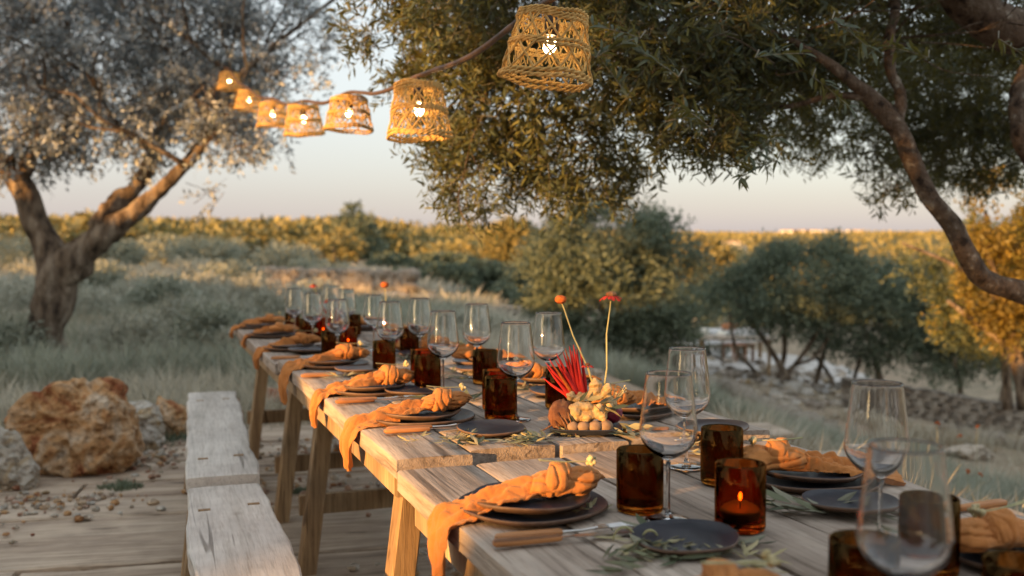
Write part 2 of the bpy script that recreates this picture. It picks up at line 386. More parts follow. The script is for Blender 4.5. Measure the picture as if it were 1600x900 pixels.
# ------------------------------------------------------------------ mesh building
class MB:
    def __init__(s): s.v = []; s.f = []; s.mi = []
    def add(s, vs, fs, mat=None, mi=0):
        o = len(s.v)
        if mat is not None: vs = [mat @ Vector(p) for p in vs]
        s.v += [tuple(p) for p in vs]
        s.f += [tuple(i + o for i in f) for f in fs]; s.mi += [mi] * len(fs)
        return s
    def box(s, c, d, mat=None, taper=1.0):
        x, y, z = d[0] / 2, d[1] / 2, d[2] / 2
        vs = [(c[0] + i * x * (taper if k > 0 else 1), c[1] + j * y * (taper if k > 0 else 1), c[2] + k * z) for k in (-1, 1) for i, j in ((-1, -1), (1, -1), (1, 1), (-1, 1))]
        return s.add(vs, [(0, 3, 2, 1), (4, 5, 6, 7), (0, 1, 5, 4), (1, 2, 6, 5), (2, 3, 7, 6), (3, 0, 4, 7)], mat)
    def tube(s, pts, rad, n=8, cap=True, mat=None, wob=0, mi=0):
        pts = [Vector(p) for p in pts]
        if not hasattr(rad, '__len__'): rad = [rad] * len(pts)
        t0 = (pts[1] - pts[0]).normalized()
        up = Vector((0, 0, 1)) if abs(t0.z) < 0.9 else Vector((1, 0, 0))
        nrm = t0.cross(up).normalized()
        vs = []; fs = []
        for i, p in enumerate(pts):
            t = (pts[min(i + 1, len(pts) - 1)] - pts[max(i - 1, 0)])
            t = t.normalized() if t.length > 1e-9 else t0
            nrm = (nrm - t * nrm.dot(t))
            nrm = nrm.normalized() if nrm.length > 1e-6 else t.orthogonal().normalized()
            bn = t.cross(nrm)
            for k in range(n):
                a = 2 * math.pi * k / n
                r = rad[i]
                q = p + (nrm * math.cos(a) + bn * math.sin(a)) * r
                if wob: q += (nrm * math.cos(a) + bn * math.sin(a)) * r * wob * (noise.noise(q * (1.1 / max(rad[0], 1e-4)) * 0.6) + 0.6 * noise.noise(Vector((q.x, q.y, q.z * .35)) * (2.6 / max(rad[0], 1e-4))))
                vs.append(q)
        for i in range(len(pts) - 1):
            for k in range(n):
                a, b_ = i * n + k, i * n + (k + 1) % n
                fs.append((a, b_, b_ + n, a + n))
        if cap:
            fs.append(tuple(range(n))[::-1]); fs.append(tuple((len(pts) - 1) * n + k for k in range(n)))
        return s.add(vs, fs, mat, mi)
    def lathe(s, prof, n=32, mat=None, close=False):
        vs = []; fs = []; m = len(prof)
        for k in range(n):
            a = 2 * math.pi * k / n
            for r, z in prof: vs.append((r * math.cos(a), r * math.sin(a), z))
        for k in range(n):
            k2 = (k + 1) % n
            for j in range(m - 1 if not close else m):
                j2 = (j + 1) % m
                fs.append((k * m + j, k2 * m + j, k2 * m + j2, k * m + j2))
        return s.add(vs, fs, mat)
    def ball(s, c, r, nu=12, nv=8, mat=None, bumpy=0, seed=0, sc=3):
        if not hasattr(r, '__len__'): r = (r, r, r)
        vs = []; fs = []
        for j in range(nv + 1):
            ph = math.pi * j / nv
            for i in range(nu):
                a = 2 * math.pi * i / nu
                d = Vector((math.sin(ph) * math.cos(a), math.sin(ph) * math.sin(a), math.cos(ph)))
                k = 1 + (bumpy * noise.noise(d * sc + Vector((seed * 3.1, seed, 0))) if bumpy else 0)
                vs.append((c[0] + d.x * r[0] * k, c[1] + d.y * r[1] * k, c[2] + d.z * r[2] * k))
        for j in range(nv):
            for i in range(nu):
                i2 = (i + 1) % nu
                fs.append((j * nu + i, (j + 1) * nu + i, (j + 1) * nu + i2, j * nu + i2))
        return s.add(vs, fs, mat)
    def mesh(s, name, mats, smooth=True, angle=40):
        me = bpy.data.meshes.new(name)
        me.from_pydata(s.v, [], s.f)
        for m in (mats if isinstance(mats, (list, tuple)) else [mats]): me.materials.append(m)
        if any(s.mi): me.polygons.foreach_set('material_index', s.mi)
        me.validate()
        if smooth:
            me.polygons.foreach_set('use_smooth', [True] * len(me.polygons))
            if angle < 180:
                try: me.set_sharp_from_angle(angle=R(angle))
                except Exception: pass
        me.update()
        return me
    def build(s, name, mats, parent=None, loc=(0, 0, 0), smooth=True, angle=40, **tags):
        return link(name, s.mesh(name, mats, smooth, angle), parent, loc, **tags)

def link(name, me, parent=None, loc=(0, 0, 0), rot=None, **tags):
    o = bpy.data.objects.new(name, me)
    COL.objects.link(o); o.location = loc
    if rot is not None: o.rotation_euler = rot
    if parent is not None: o.parent = parent
    for k, v in tags.items(): o[k] = v
    return o
def thing(name, label, cat, loc=(0, 0, 0), rz=0.0, group=None, rot=None):
    o = bpy.data.objects.new(name, None); COL.objects.link(o)
    o.empty_display_size = 0.1
    o.location = loc; o.rotation_euler = rot or (0, 0, rz)
    o['label'] = label; o['category'] = cat
    if group: o['group'] = group
    return o
KIDS = {}
def kids(o):
    return [c for c in bpy.data.objects if c.parent == o]
def copy_thing(src, label, loc, rz=0.0, sc=1.0, rot=None, children=None):
    def rec(o, par, ch):
        c = o.copy(); COL.objects.link(c)
        if par is not None: c.parent = par
        for k, kk in ch: rec(k, c, kk)
        return c
    c = rec(src, None, children if children is not None else tree(src))
    c['label'] = label; c.location = loc; c.rotation_euler = rot or (0, 0, rz); c.scale = (sc, sc, sc)
    return c
def tree(o):
    return [(c, tree(c)) for c in kids(o)]

def plank_mesh(name, L, Wd, Tk, mat, seed, wob=0.006, segs=26, along='y', taper=None, sag=0.0, bev=0.005):
    """a sawn board with uneven edges; long axis y (or x), top face at z = 0"""
    mb = MB(); prof = []
    hw = Wd / 2
    base = [(-hw, -Tk + bev), (-hw, -bev), (-hw + bev, -0.0012), (-hw * 0.5, 0), (0, 0), (hw * 0.5, 0), (hw - bev, -0.0012), (hw, -bev), (hw, -Tk + bev), (hw - bev, -Tk), (-hw + bev, -Tk)]
    n = len(base); vs = []; fs = []
    for i in range(segs + 1):
        t = i / segs; y = (t - 0.5) * L
        el = wob * (noise.noise(Vector((y * 3.1, seed * 5.3, 0))) + 0.5 * noise.noise(Vector((y * 11, seed * 5.3, 2))))
        er = wob * (noise.noise(Vector((y * 3.1, seed * 5.3, 9))) + 0.5 * noise.noise(Vector((y * 11, seed * 5.3, 12))))
        zz = 0.0015 * noise.noise(Vector((y * 2.0, seed * 3.1, 5)))
        k = taper(t) if taper else 1.0
        for x, z in base:
            xx = x * k + (el if x < 0 else er if x > 0 else 0) * min(1, abs(x) / hw)
            if z > -Tk * 0.5: pass
            yy = y
            if i in (0, segs): yy += 0.004 * noise.noise(Vector((x * 30, seed, 1)))
            p = (xx, yy, z + zz)
            if along == 'x': p = (p[1], -p[0], p[2])
            vs.append(p)
    for i in range(segs):
        for k in range(n):
            a, b = i * n + k, i * n + (k + 1) % n
            fs.append((a, a + n, b + n, b))
    fs.append(tuple(range(n))); fs.append(tuple(segs * n + k for k in range(n))[::-1])
    mb.add(vs, fs)
    return mb.mesh(name, mat, True, 35)

# ------------------------------------------------------------------ ground sheet
def build_ground():
    radii = [0.0] + list(np.geomspace(0.5, 2600, 150))
    dirs = []
    a = -math.pi
    angs = []
    while a < math.pi - 1e-6:
        angs.append(a)
        a += R(0.9) if abs(a) < R(35) else R(4)
    na = len(angs)
    vs = [(0, 0, terrain(0, 0))]; fs = []
    for r in radii[1:]:
        for a in angs:
            x, y = r * math.sin(a), r * math.cos(a)
            vs.append((x, y, terrain(x, y)))
    for k in range(na): fs.append((0, 1 + (k + 1) % na, 1 + k))
    for j in range(len(radii) - 2):
        o = 1 + j * na
        for k in range(na):
            k2 = (k + 1) % na
            fs.append((o + k, o + k2, o + na + k2, o + na + k))
    mb = MB(); mb.v = vs; mb.f = fs; mb.mi = [0] * len(fs)
    g = mb.build('ground', M['ground'], angle=180)
    g['kind'] = 'structure'
    return g
ground = build_ground()

# ------------------------------------------------------------------ ground planks and pebbles
pi_ = 0
uu = 2.2
RZ = ROTU - R(8)
gp = thing('plank_walkway', 'weathered grey planks laid crosswise on the earth under the tables and benches', 'walkway', (0, 0, 0))
for j in range(15):
    wd = random.choice([0.30, 0.36, 0.40, 0.33])
    gap = random.choice([0.012, 0.02, 0.03, 0.012, 0.11])
    row_c = uu + wd / 2
    # each row: two or three boards end to end
    v0 = -2.6 + random.uniform(-0.5, 0.3)
    for k in range(3):
        ln = random.uniform(1.7, 2.3)
        me = plank_mesh('plank', ln, wd, 0.05, M['ground_wood'], j * 3 + k + 0.3, 0.022, 20, 'x', bev=0.008)
        c = W(row_c, 0); ax = Vector((math.cos(RZ), math.sin(RZ), 0))
        pos = c + ax * (v0 + ln / 2)
        o = link('plank', me, gp, (pos.x, pos.y, 0.035 + random.uniform(-0.006, 0.006)), (random.uniform(-0.006, 0.006), random.uniform(-0.004, 0.004), RZ + random.uniform(-0.012, 0.012)))
        v0 += ln + random.uniform(0.01, 0.05)
    uu += wd + gap

def stones_mesh(name, n, place, smin, smax, mats, seed):
    rs = np.random.RandomState(seed)
    base = MB().ball((0, 0, 0), 1, 6, 4)
    bv = np.array(base.v); bf = [f for f in base.f]
    bf = np.array(bf)
    allv = []; allf = []; mi = []
    for i in range(n):
        p = place(rs)
        s = rs.uniform(smin, smax) * (0.5 + rs.rand())
        v = bv * (s, s * rs.uniform(0.6, 1), s * rs.uniform(0.35, 0.7)) * rs.uniform(0.8, 1.2, (len(bv), 1))
        a = rs.uniform(0, 6.28); ca, sa = math.cos(a), math.sin(a)
        v = np.stack([v[:, 0] * ca - v[:, 1] * sa, v[:, 0] * sa + v[:, 1] * ca, v[:, 2]], 1) + p
        allf.append(bf + len(allv) * len(bv)); allv.append(v); mi += [rs.randint(len(mats))] * len(bf)
    return np_mesh(name, np.concatenate(allv), np.concatenate(allf), mats, mi=mi)
def np_mesh(name, v, f, mats, tone=None, mi=None, smooth=False):
    me = bpy.data.meshes.new(name)
    k = f.shape[1]
    me.vertices.add(len(v)); me.vertices.foreach_set('co', np.asarray(v, dtype=np.float32).ravel())
    me.loops.add(f.size); me.loops.foreach_set('vertex_index', f.ravel().astype(np.int32))
    me.polygons.add(len(f))
    me.polygons.foreach_set('loop_start', np.arange(0, f.size, k, dtype=np.int32))
    me.polygons.foreach_set('loop_total', np.full(len(f), k, dtype=np.int32))
    for m in (mats if isinstance(mats, (list, tuple)) else [mats]): me.materials.append(m)
    if mi is not None: me.polygons.foreach_set('material_index', np.asarray(mi, dtype=np.int32))
    if smooth: me.polygons.foreach_set('use_smooth', [True] * len(f))
    if tone is not None:
        at = me.attributes.new('tone', 'FLOAT', 'FACE'); at.data.foreach_set('value', np.asarray(tone, dtype=np.float32))
    me.update(calc_edges=True)
    return me
peb_zones = [(-2.55, 3.95, 0.55, 0.30), (-2.2, 4.4, 0.5, 0.2), (0.2, 2.6, 0.5, 0.5), (0.0, 3.5, 0.35, 0.3), (-0.6, 4.6, 0.8, 0.25), (-0.3, 3.0, 0.4, 0.15), (-1.0, 5.6, 0.8, 0.3), (0.4, 3.9, 0.5, 0.3), (-1.9, 5.3, 0.5, 0.25)]
def peb_place(rs):
    z = peb_zones[rs.randint(len(peb_zones))]
    x, y = z[0] + rs.randn() * z[2] * 0.6, z[1] + rs.randn() * z[3] * 0.7
    return (x, y, 0.045 if rs.rand() < 0.85 else 0.055)
link('pebbles', stones_mesh('pebbles', 2200, peb_place, 0.006, 0.020, [M['rock_pale'], M['rock_red'], M['rock_grey'], M['rock_orange']], 3), kind='stuff',
     label='loose pale and rusty pebbles scattered over the planks and earth', category='pebbles')

# ------------------------------------------------------------------ foliage
def leaf_mesh(name, pos, dirs, mats, nleaf, L, Wd, seed, twiglen=0.18, spread=0.9, droop=0.15, fold=True, tone_base=None, sizevar=0.35):
    """many sprigs: every sprig is a short twig carrying nleaf separate leaves"""
    rs = np.random.RandomState(seed)
    n = len(pos)
    d = dirs / (np.linalg.norm(dirs, axis=1, keepdims=True) + 1e-9)
    t = (np.arange(nleaf) + 0.5) / nleaf
    bp = pos[:, None, :] + d[:, None, :] * (t[None, :, None] * twiglen)
    bp[..., 2] -= (t[None, :] ** 2) * droop * twiglen
    r = rs.randn(n, nleaf, 3)
    r -= (r * d[:, None, :]).sum(-1, keepdims=True) * d[:, None, :]
    r /= np.linalg.norm(r, axis=-1, keepdims=True) + 1e-9
    ld = d[:, None, :] * rs.uniform(0.45, 1.1, (n, nleaf, 1)) + r * spread
    ld[..., 2] -= droop * 0.6
    ld /= np.linalg.norm(ld, axis=-1, keepdims=True)
    q = rs.randn(n, nleaf, 3)
    sd_ = np.cross(ld, q); sd_ /= np.linalg.norm(sd_, axis=-1, keepdims=True) + 1e-9
    nn = np.cross(ld, sd_)
    sc_ = rs.uniform(1 - sizevar, 1 + sizevar, (n, nleaf, 1))
    Lx = L * sc_; Wx = Wd * sc_ * rs.uniform(0.8, 1.2, (n, nleaf, 1))
    base = bp
    tip = base + ld * Lx + nn * Lx * 0.08
    if fold:
        m1 = base + ld * Lx * 0.33; m2 = base + ld * Lx * 0.70
        a = m1 + sd_ * Wx * 0.5; b = m2 + sd_ * Wx * 0.36
        c = m2 - sd_ * Wx * 0.36; e = m1 - sd_ * Wx * 0.5
        a = a + nn * Wx * 0.15; e = e + nn * Wx * 0.15
        v = np.stack([base, a, b, tip, c, e], 2).reshape(-1, 3)
        idx = np.arange(n * nleaf) * 6
        f = np.stack([np.stack([idx, idx + 1, idx + 2, idx + 3], 1), np.stack([idx, idx + 3, idx + 4, idx + 5], 1)], 1).reshape(-1, 4)
        per = 2
    else:
        m1 = base + ld * Lx * 0.45
        v = np.stack([base, m1 + sd_ * Wx * 0.5, tip, m1 - sd_ * Wx * 0.5], 2).reshape(-1, 3)
        idx = np.arange(n * nleaf) * 4
        f = np.stack([idx, idx + 1, idx + 2, idx + 3], 1); per = 1
    wgt = 0.4 if tone_base is None else 0.75
    tn = rs.rand(n * nleaf) * (1 - wgt)
    tb = (rs.rand(n) if tone_base is None else tone_base)
    tn = tn + np.repeat(tb, nleaf) * wgt
    return np_mesh(name, v, f, mats, tone=np.repeat(tn, per))
def sample_blobs(blobs, n, seed, shell=0.55, holes=0.0, hs=1.2):
    rs = np.random.RandomState(seed)
    vols = np.array([b[1][0] * b[1][1] * b[1][2] * (b[2] if len(b) > 2 else 1) for b in blobs]) ** 0.8
    pr = vols / vols.sum()
    out = []; outd = []
    k = 0
    while len(out) < n and k < n * 6:
        k += 1
        b = blobs[rs.choice(len(blobs), p=pr)]
        d = rs.randn(3); d /= np.linalg.norm(d)
        rr = rs.rand() ** (1 / 3.0)
        rr = shell * (0.75 + 0.25 * rr) * rs.uniform(0.8, 1.12) + (1 - shell) * rr
        p = Vector(b[0]) + Vector((d[0] * b[1][0], d[1] * b[1][1], d[2] * b[1][2])) * rr
        if holes > 0 and noise.noise(p * hs + Vector((seed, 0, 0))) < holes - 0.5: continue
        out.append(tuple(p)); outd.append(tuple(d))
    return np.array(out), np.array(outd)
def twigs_mesh(name, pos, dirs, length, rad, mat, back=0.5):
    d = dirs / (np.linalg.norm(dirs, axis=1, keepdims=True) + 1e-9)
    s = np.cross(d, np.array([0.3, 0.2, 1.0])); s /= np.linalg.norm(s, axis=1, keepdims=True) + 1e-9
    t = np.cross(d, s)
    p0 = pos - d * length * back; p1 = pos + d * length
    v = []; offs = [(1, 0), (-0.5, 0.87), (-0.5, -0.87)]
    for p, k in ((p0, 1.6), (p1, 0.5)):
        for a, b in offs: v.append(p + (s * a + t * b) * rad * k)
    v = np.stack(v, 1).reshape(-1, 3)
    i = np.arange(len(pos)) * 6
    f = np.concatenate([np.stack([i + a, i + (a + 1) % 3, i + 3 + (a + 1) % 3, i + 3 + a], 1) for a in range(3)])
    return np_mesh(name, v, f, mat)
def px_blob(px, py, y, rx, ry, rz=None, wt=1.0):
    p = P(px, py, y)
    return (tuple(p), (rx * y / F, (rz if rz else 0.75 * rx * y / F), ry * y / F), wt)

def limbs(mb, pts, n=12, wob=0.35, sub=6):
    """smooth tapered limb through (pos, radius) knots"""
    P_, Rr = [], []
    for i in range(len(pts) - 1):
        p0 = pts[max(i - 1, 0)]; p1 = pts[i]; p2 = pts[i + 1]; p3 = pts[min(i + 2, len(pts) - 1)]
        for k in range(sub):
            t = k / sub
            a, b, c, d = Vector(p0[0]), Vector(p1[0]), Vector(p2[0]), Vector(p3[0])
            q = 0.5 * ((2 * b) + (c - a) * t + (2 * a - 5 * b + 4 * c - d) * t * t + (3 * b - a - 3 * c + d) * t ** 3)
            P_.append(q); Rr.append(p1[1] * (1 - t) + p2[1] * t)
    P_.append(Vector(pts[-1][0])); Rr.append(pts[-1][1])
    mb.tube(P_, Rr, n, True, None, wob)
    return mb
def grow(mb, rs, p, d, L, r, depth, n=5):
    pts = [(tuple(p), r)]; q = Vector(p); dd = Vector(d).normalized()
    for k in range(4):
        dd = (dd + Vector((rs.uniform(-.3, .3), rs.uniform(-.3, .3), rs.uniform(-.15, .25)))).normalized()
        q = q + dd * L / 4; pts.append((tuple(q), r * (1 - 0.16 * (k + 1))))
        if depth > 0 and k >= 1:
            nd = (dd + Vector((rs.uniform(-.9, .9), rs.uniform(-.9, .9), rs.uniform(-.4, .7)))).normalized()
            grow(mb, rs, q, nd, L * 0.65, r * 0.55, depth - 1, 4)
    limbs(mb, pts, n, 0.2, 2)

# --- left olive tree
def left_tree():
    y = 9.4; k = y / F
    base = P(72, 600, y); base.z = 0
    t = thing('olive_tree', 'grey leaved old olive tree with forked gnarled trunk left of the table', 'tree', tuple(base))
    def q(px, py, r, dy=0): v = P(px, py, y + dy) - base; return (tuple(v), r * k)
    mb = MB()
    limbs(mb, [q(62, 630, 42), q(64, 580, 33), q(72, 520, 28), q(84, 470, 27), q(90, 430, 30), q(78, 395, 24), (q(55, 350, 20)), q(38, 300, 19), q(8, 262, 15), q(-40, 220, 14), q(-90, 150, 10), q(-120, 60, 6)], 30, 0.32, 10)
    limbs(mb, [q(84, 450, 26), q(118, 405, 26), q(155, 372, 23), q(200, 340, 17), q(240, 305, 12), q(290, 258, 10, -.1), q(325, 205, 7, .1), q(350, 130, 4.5, .3), q(372, 30, 3, .5)], 24, 0.35, 9)
    limbs(mb, [q(150, 372, 15), q(158, 340, 13), q(190, 312, 13, .2), q(222, 280, 12, .3), q(240, 235, 9, .4), q(262, 160, 7, .5), q(250, 60, 5, .7)], 20, 0.55, 8)
    limbs(mb, [q(32, 285, 12), q(50, 240, 10), q(75, 180, 8, .4), q(90, 90, 6, .6), q(120, 0, 4, .8)], 10, 0.3)
    rs = random.Random(4)
    for (px, py, dy) in ((240, 235, .4), (290, 258, -.2), (335, 205, -.3), (75, 180, .4), (8, 262, 0), (250, 120, .6), (372, 120, -.4), (-40, 200, 0), (90, 90, .6)):
        for c in range(2):
            grow(mb, rs, Vector(q(px, py, 1, dy)[0]), (rs.uniform(-1, 1), rs.uniform(-.8, .8), rs.uniform(.2, 1)), 1.1, 5 * k, 1)
    mb.build('trunk', M['bark'], t, angle=180)
    rt = MB()
    for a in range(6):
        ang = a * 1.05 + 0.3
        limbs(rt, [((0.05 * math.cos(ang), 0.05 * math.sin(ang), 0.35), 0.07), ((0.22 * math.cos(ang), 0.22 * math.sin(ang), 0.12), 0.05), ((0.42 * math.cos(ang), 0.42 * math.sin(ang), -0.02), 0.02)], 8, 0.3, 4)
    rt.build('root', M['bark'], t, angle=180)
    B = [px_blob(60, 110, y, 190, 120), px_blob(200, 60, y, 200, 130), px_blob(330, 90, y, 120, 110), px_blob(420, 60, y, 90, 90), px_blob(460, 130, y - .3, 55, 65, None, .6),
         px_blob(130, 190, y, 150, 60), px_blob(270, 190, y, 110, 65), px_blob(350, 190, y, 70, 65), px_blob(30, 230, y, 100, 45), px_blob(385, 215, y, 45, 35, None, .7),
         px_blob(240, 268, y + .3, 38, 16, None, 1.5), px_blob(330, 300, y, 22, 30, None, 1.2), px_blob(490, 50, y, 45, 60, None, .5), px_blob(435, 228, y, 22, 12, None, 2), px_blob(330, 225, y - .3, 60, 40, None, 1.3), px_blob(395, 175, y - .4, 55, 45, None, 1.3), px_blob(340, 150, y - .4, 60, 50, None, 1.2), px_blob(40, 250, y, 90, 34, None, 1.3),
         px_blob(100, -60, y, 260, 90), px_blob(-100, 60, y, 130, 150), px_blob(330, -40, y, 180, 80), px_blob(150, 100, y + 1.2, 220, 130)]
    pos, d = sample_blobs(B, 7200, 11, 0.35, 0.42, 2.8)
    pos -= np.array(base)
    rs2 = np.random.RandomState(2)
    dd = d * 0.6 + rs2.randn(*d.shape) * 0.5
    c = link('crown', leaf_mesh('olive_crown', pos, dd, M['leaf_left'], 9, 0.058, 0.021, 5, 0.18, 1.0, 0.2, False), t)
    c['kind'] = 'stuff'
    link('twig', twigs_mesh('olive_twigs', pos[::2], dd[::2], 0.22, 0.0025, M['bark'], 0.8), t, kind='stuff')
    return t
left_tree()

# --- right olive tree whose crown overhangs the table
def right_tree():
    base = Vector((2.62, 4.3, 0)); base.z = terrain(base.x, base.y)
    t = thing('olive_tree', 'dark green olive tree on the right with long bare branch and crown overhanging the table', 'tree', tuple(base))
    def q(px, py, y, r): v = P(px, py, y) - base; return (tuple(v), r * y / F)
    mb = MB()
    limbs(mb, [((0.0, 0, -0.15), 0.17), ((-0.02, 0, 0.35), 0.13), ((0.0, 0.02, 0.75), 0.115), ((0.05, 0.1, 1.1), 0.11), ((0.12, 0.15, 1.5), 0.10), ((0.1, 0, 2.1), 0.09), q(1660, 60, 4.3, 32), q(1560, 40, 4.2, 34), q(1480, -30, 4.1, 26), q(1400, -120, 4.0, 15)], 14, 0.3)
    limbs(mb, [((0.03, 0.05, 0.72), 0.09), q(1668, 490, 4.0, 21.1), q(1600, 458, 3.9, 16.7), q(1540, 437, 3.85, 15.8), q(1512, 400, 3.8, 16.7), q(1490, 355, 3.8, 15.0), q(1455, 312, 3.75, 14.1), q(1430, 262, 3.75, 13.2), q(1410, 215, 3.7, 14.1), q(1385, 180, 3.7, 15.8), q(1352, 145, 3.7, 12.3), q(1320, 118, 3.65, 8.8), q(1285, 92, 3.6, 7.0), q(1230, 60, 3.6, 4.4), q(1150, 30, 3.6, 2.6)], 20, 0.16, 8)
    limbs(mb, [q(1398, 190, 3.7, 12), q(1408, 150, 3.72, 9), q(1392, 110, 3.75, 8), q(1390, 60, 3.8, 8), q(1398, 10, 3.85, 7.5), q(1380, -60, 4.0, 7)], 10, 0.3)
    limbs(mb, [q(1360, 152, 3.7, 8), q(1330, 150, 3.7, 6), q(1295, 150, 3.7, 5), q(1240, 165, 3.75, 4), q(1180, 170, 3.8, 3)], 8, 0.2)
    limbs(mb, [q(1640, 60, 4.3, 22), q(1600, 130, 4.1, 17), q(1592, 190, 4.0, 14), q(1605, 240, 4.0, 12), q(1650, 300, 4.2, 9)], 10, 0.3)
    limbs(mb, [q(1480, -30, 4.1, 18), q(1250, -60, 3.9, 11), q(1050, -30, 3.9, 8), q(900, 20, 4.1, 5), q(780, 90, 4.3, 4), q(700, 170, 4.4, 2.5)], 8, 0.2)
    rs = random.Random(9)
    for (px, py, y) in ((1285, 92, 4.0), (1390, 60, 4.3), (1050, -30, 3.9), (900, 20, 4.1), (1240, 165, 4.1), (1398, 10, 4.35), (780, 90, 4.3), (1560, 40, 4.2), (1150, 30, 3.7), (1000, 100, 4.2)):
        for c in range(3):
            grow(mb, rs, Vector(q(px, py, y, 1)[0]), (rs.uniform(-1, .6), rs.uniform(-.6, .8), rs.uniform(-.2, .5)), 0.6, 0.006, 1, 4)
    mb.build('trunk', M['smooth_bark'], t, angle=180)
    B = [px_blob(610, 40, 4.3, 60, 60), px_blob(690, 80, 4.4, 95, 85), px_blob(690, 215, 4.5, 45, 40), px_blob(760, 250, 4.4, 90, 60), px_blob(870, 240, 4.3, 110, 70), px_blob(985, 235, 4.5, 75, 50),
         px_blob(820, 120, 4.2, 150, 90), px_blob(850, 20, 4.0, 200, 80), px_blob(1040, 50, 3.7, 170, 110, None, 1.5), px_blob(1090, 160, 3.8, 110, 75, None, 1.4), px_blob(1220, 60, 3.9, 140, 95, None, 1.4),
         px_blob(1200, 180, 4.7, 80, 50), px_blob(1410, 10, 4.6, 170, 55), px_blob(1300, 205, 5.6, 100, 45, None, .8), px_blob(1500, 150, 5.8, 130, 100, None, .8), px_blob(1420, 235, 5.8, 80, 50, None, .8),
         px_blob(1540, 225, 6.0, 100, 70, None, .9), px_blob(1570, 20, 4.6, 110, 70), px_blob(745, 312, 4.4, 45, 15, None, 1.3), px_blob(890, 300, 4.4, 80, 16, None, 1.0), px_blob(1215, 270, 3.9, 16, 26, None, 1.2),
         px_blob(1390, 290, 5.4, 40, 25, None, .8), px_blob(1180, -120, 3.9, 420, 90), px_blob(700, -90, 4.4, 200, 80), px_blob(1750, 40, 4.8, 140, 150), px_blob(1130, 210, 3.8, 60, 20), px_blob(1340, 110, 5.2, 110, 60, None, .8), px_blob(1460, 90, 5.4, 90, 60, None, .7)]
    pos, d = sample_blobs(B, 10500, 21, 0.2, 0.46, 6.5)
    pos -= np.array(base)
    rs2 = np.random.RandomState(3)
    dd = d * 0.6 + rs2.randn(*d.shape) * 0.7 + np.array([-0.12, -0.05, 0.0])
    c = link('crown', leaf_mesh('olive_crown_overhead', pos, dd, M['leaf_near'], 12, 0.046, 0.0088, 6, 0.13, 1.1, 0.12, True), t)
    c['kind'] = 'stuff'
    link('twig', twigs_mesh('olive_twigs_overhead', pos, dd, 0.12, 0.0009, M['twig'], 0.3), t, kind='stuff')
    # the nearest sprigs, each leaf a piece of its own
    lm = MB()
    prof = [(0, 0), (.2, .7), (.45, 1), (.75, .7), (1, 0)]
    vs = []
    for s, wv in prof:
        z = 0.12 * math.sin(s * math.pi) * 0.05
        vs += [(s * 0.055, -wv * 0.0055, z + wv * .0012), (s * 0.055, 0, z), (s * 0.055, wv * 0.0055, z + wv * .0012)]
    fs = []
    for i in range(4):
        for k in range(2): fs.append((i * 3 + k, i * 3 + k + 1, i * 3 + k + 4, i * 3 + k + 3))
    lm.add(vs, fs)
    lme = lm.mesh('leaf', M['leaf_near'], True, 180)
    at = lme.attributes.new('tone', 'FLOAT', 'FACE'); at.data.foreach_set('value', [0.45] * len(lme.polygons))
    rs = random.Random(12)
    spr = [(1060, 120, 2.9), (1210, 215, 3.0), (1110, 200, 2.9), (1000, 60, 2.8), (1180, 90, 2.9), (1270, 120, 3.0), (930, 90, 2.95), (1120, 20, 2.8), (1215, 250, 3.0), (1040, 190, 3.1), (1560, 60, 3.1), (1450, 90, 3.1), (1300, 30, 2.9), (980, 150, 3.0)]
    for (px, py, y) in spr:
        tw = MB()
        p = P(px, py, y) - base
        dr = Vector((rs.uniform(-1, .8), rs.uniform(-.2, .2), rs.uniform(-.6, .5))).normalized()
        n = 13
        pts = [p + Vector((0.02, 0.04, 0.03))]
        for i in range(n):
            pts.append(p + dr * (0.15 * i / n) - Vector((0, 0, 0.02 * (i / n) ** 2)))
        tw.tube(pts, [0.0025] + [0.0016 - 0.0008 * i / n for i in range(n)], 5)
        for i in range(1, n + 1):
            for sgn in ((-1, 1) if i < n else (1,)):
                dv = (dr + Vector((rs.uniform(-1, 1), rs.uniform(-1, 1), rs.uniform(-1, .8))) * 1.3).normalized()
                rot = dv.to_track_quat('X', 'Z').to_euler(); rot.x += rs.uniform(-1, 1)
                lo = link('leaf', lme, t, tuple(pts[i]), rot)
                s = rs.uniform(.75, 1.15); lo.scale = (s, s, s)
        tw.build('twig', M['twig'], t)
right_tree()

# --- generic tree / bush
def bush(name, label, cat, base, blobs, n, nl, L, Wd, mat, seed, stems=None, group=None, holes=0.34, hs=1.0, tl=0.3, shell=0.5, up=0.3):
    t = thing(name, label, cat, tuple(base), group=group)
    pos, d = sample_blobs(blobs, n, seed, shell, holes, hs)
    pos -= np.array(base)
    rs2 = np.random.RandomState(seed)
    dd = d * 0.7 + rs2.randn(*d.shape) * 0.45 + np.array([0, 0, up])
    c = link('crown' if cat == 'tree' else 'foliage', leaf_mesh(name + '_foliage', pos, dd, M[mat], nl, L, Wd, seed, tl, 0.9, 0.1, False), t)
    c['kind'] = 'stuff'
    if stems:
        mb = MB(); rs = random.Random(seed)
        for s in stems: limbs(mb, [(tuple(Vector(a) - Vector(base)), r) for a, r in s], 7, 0.3, 4)
        mb.build('trunk', M['bark'], t, angle=180)
    return t
def stem_px(y, pts): return [(tuple(P(px, py, y)), r * y / F) for px, py, r in pts]

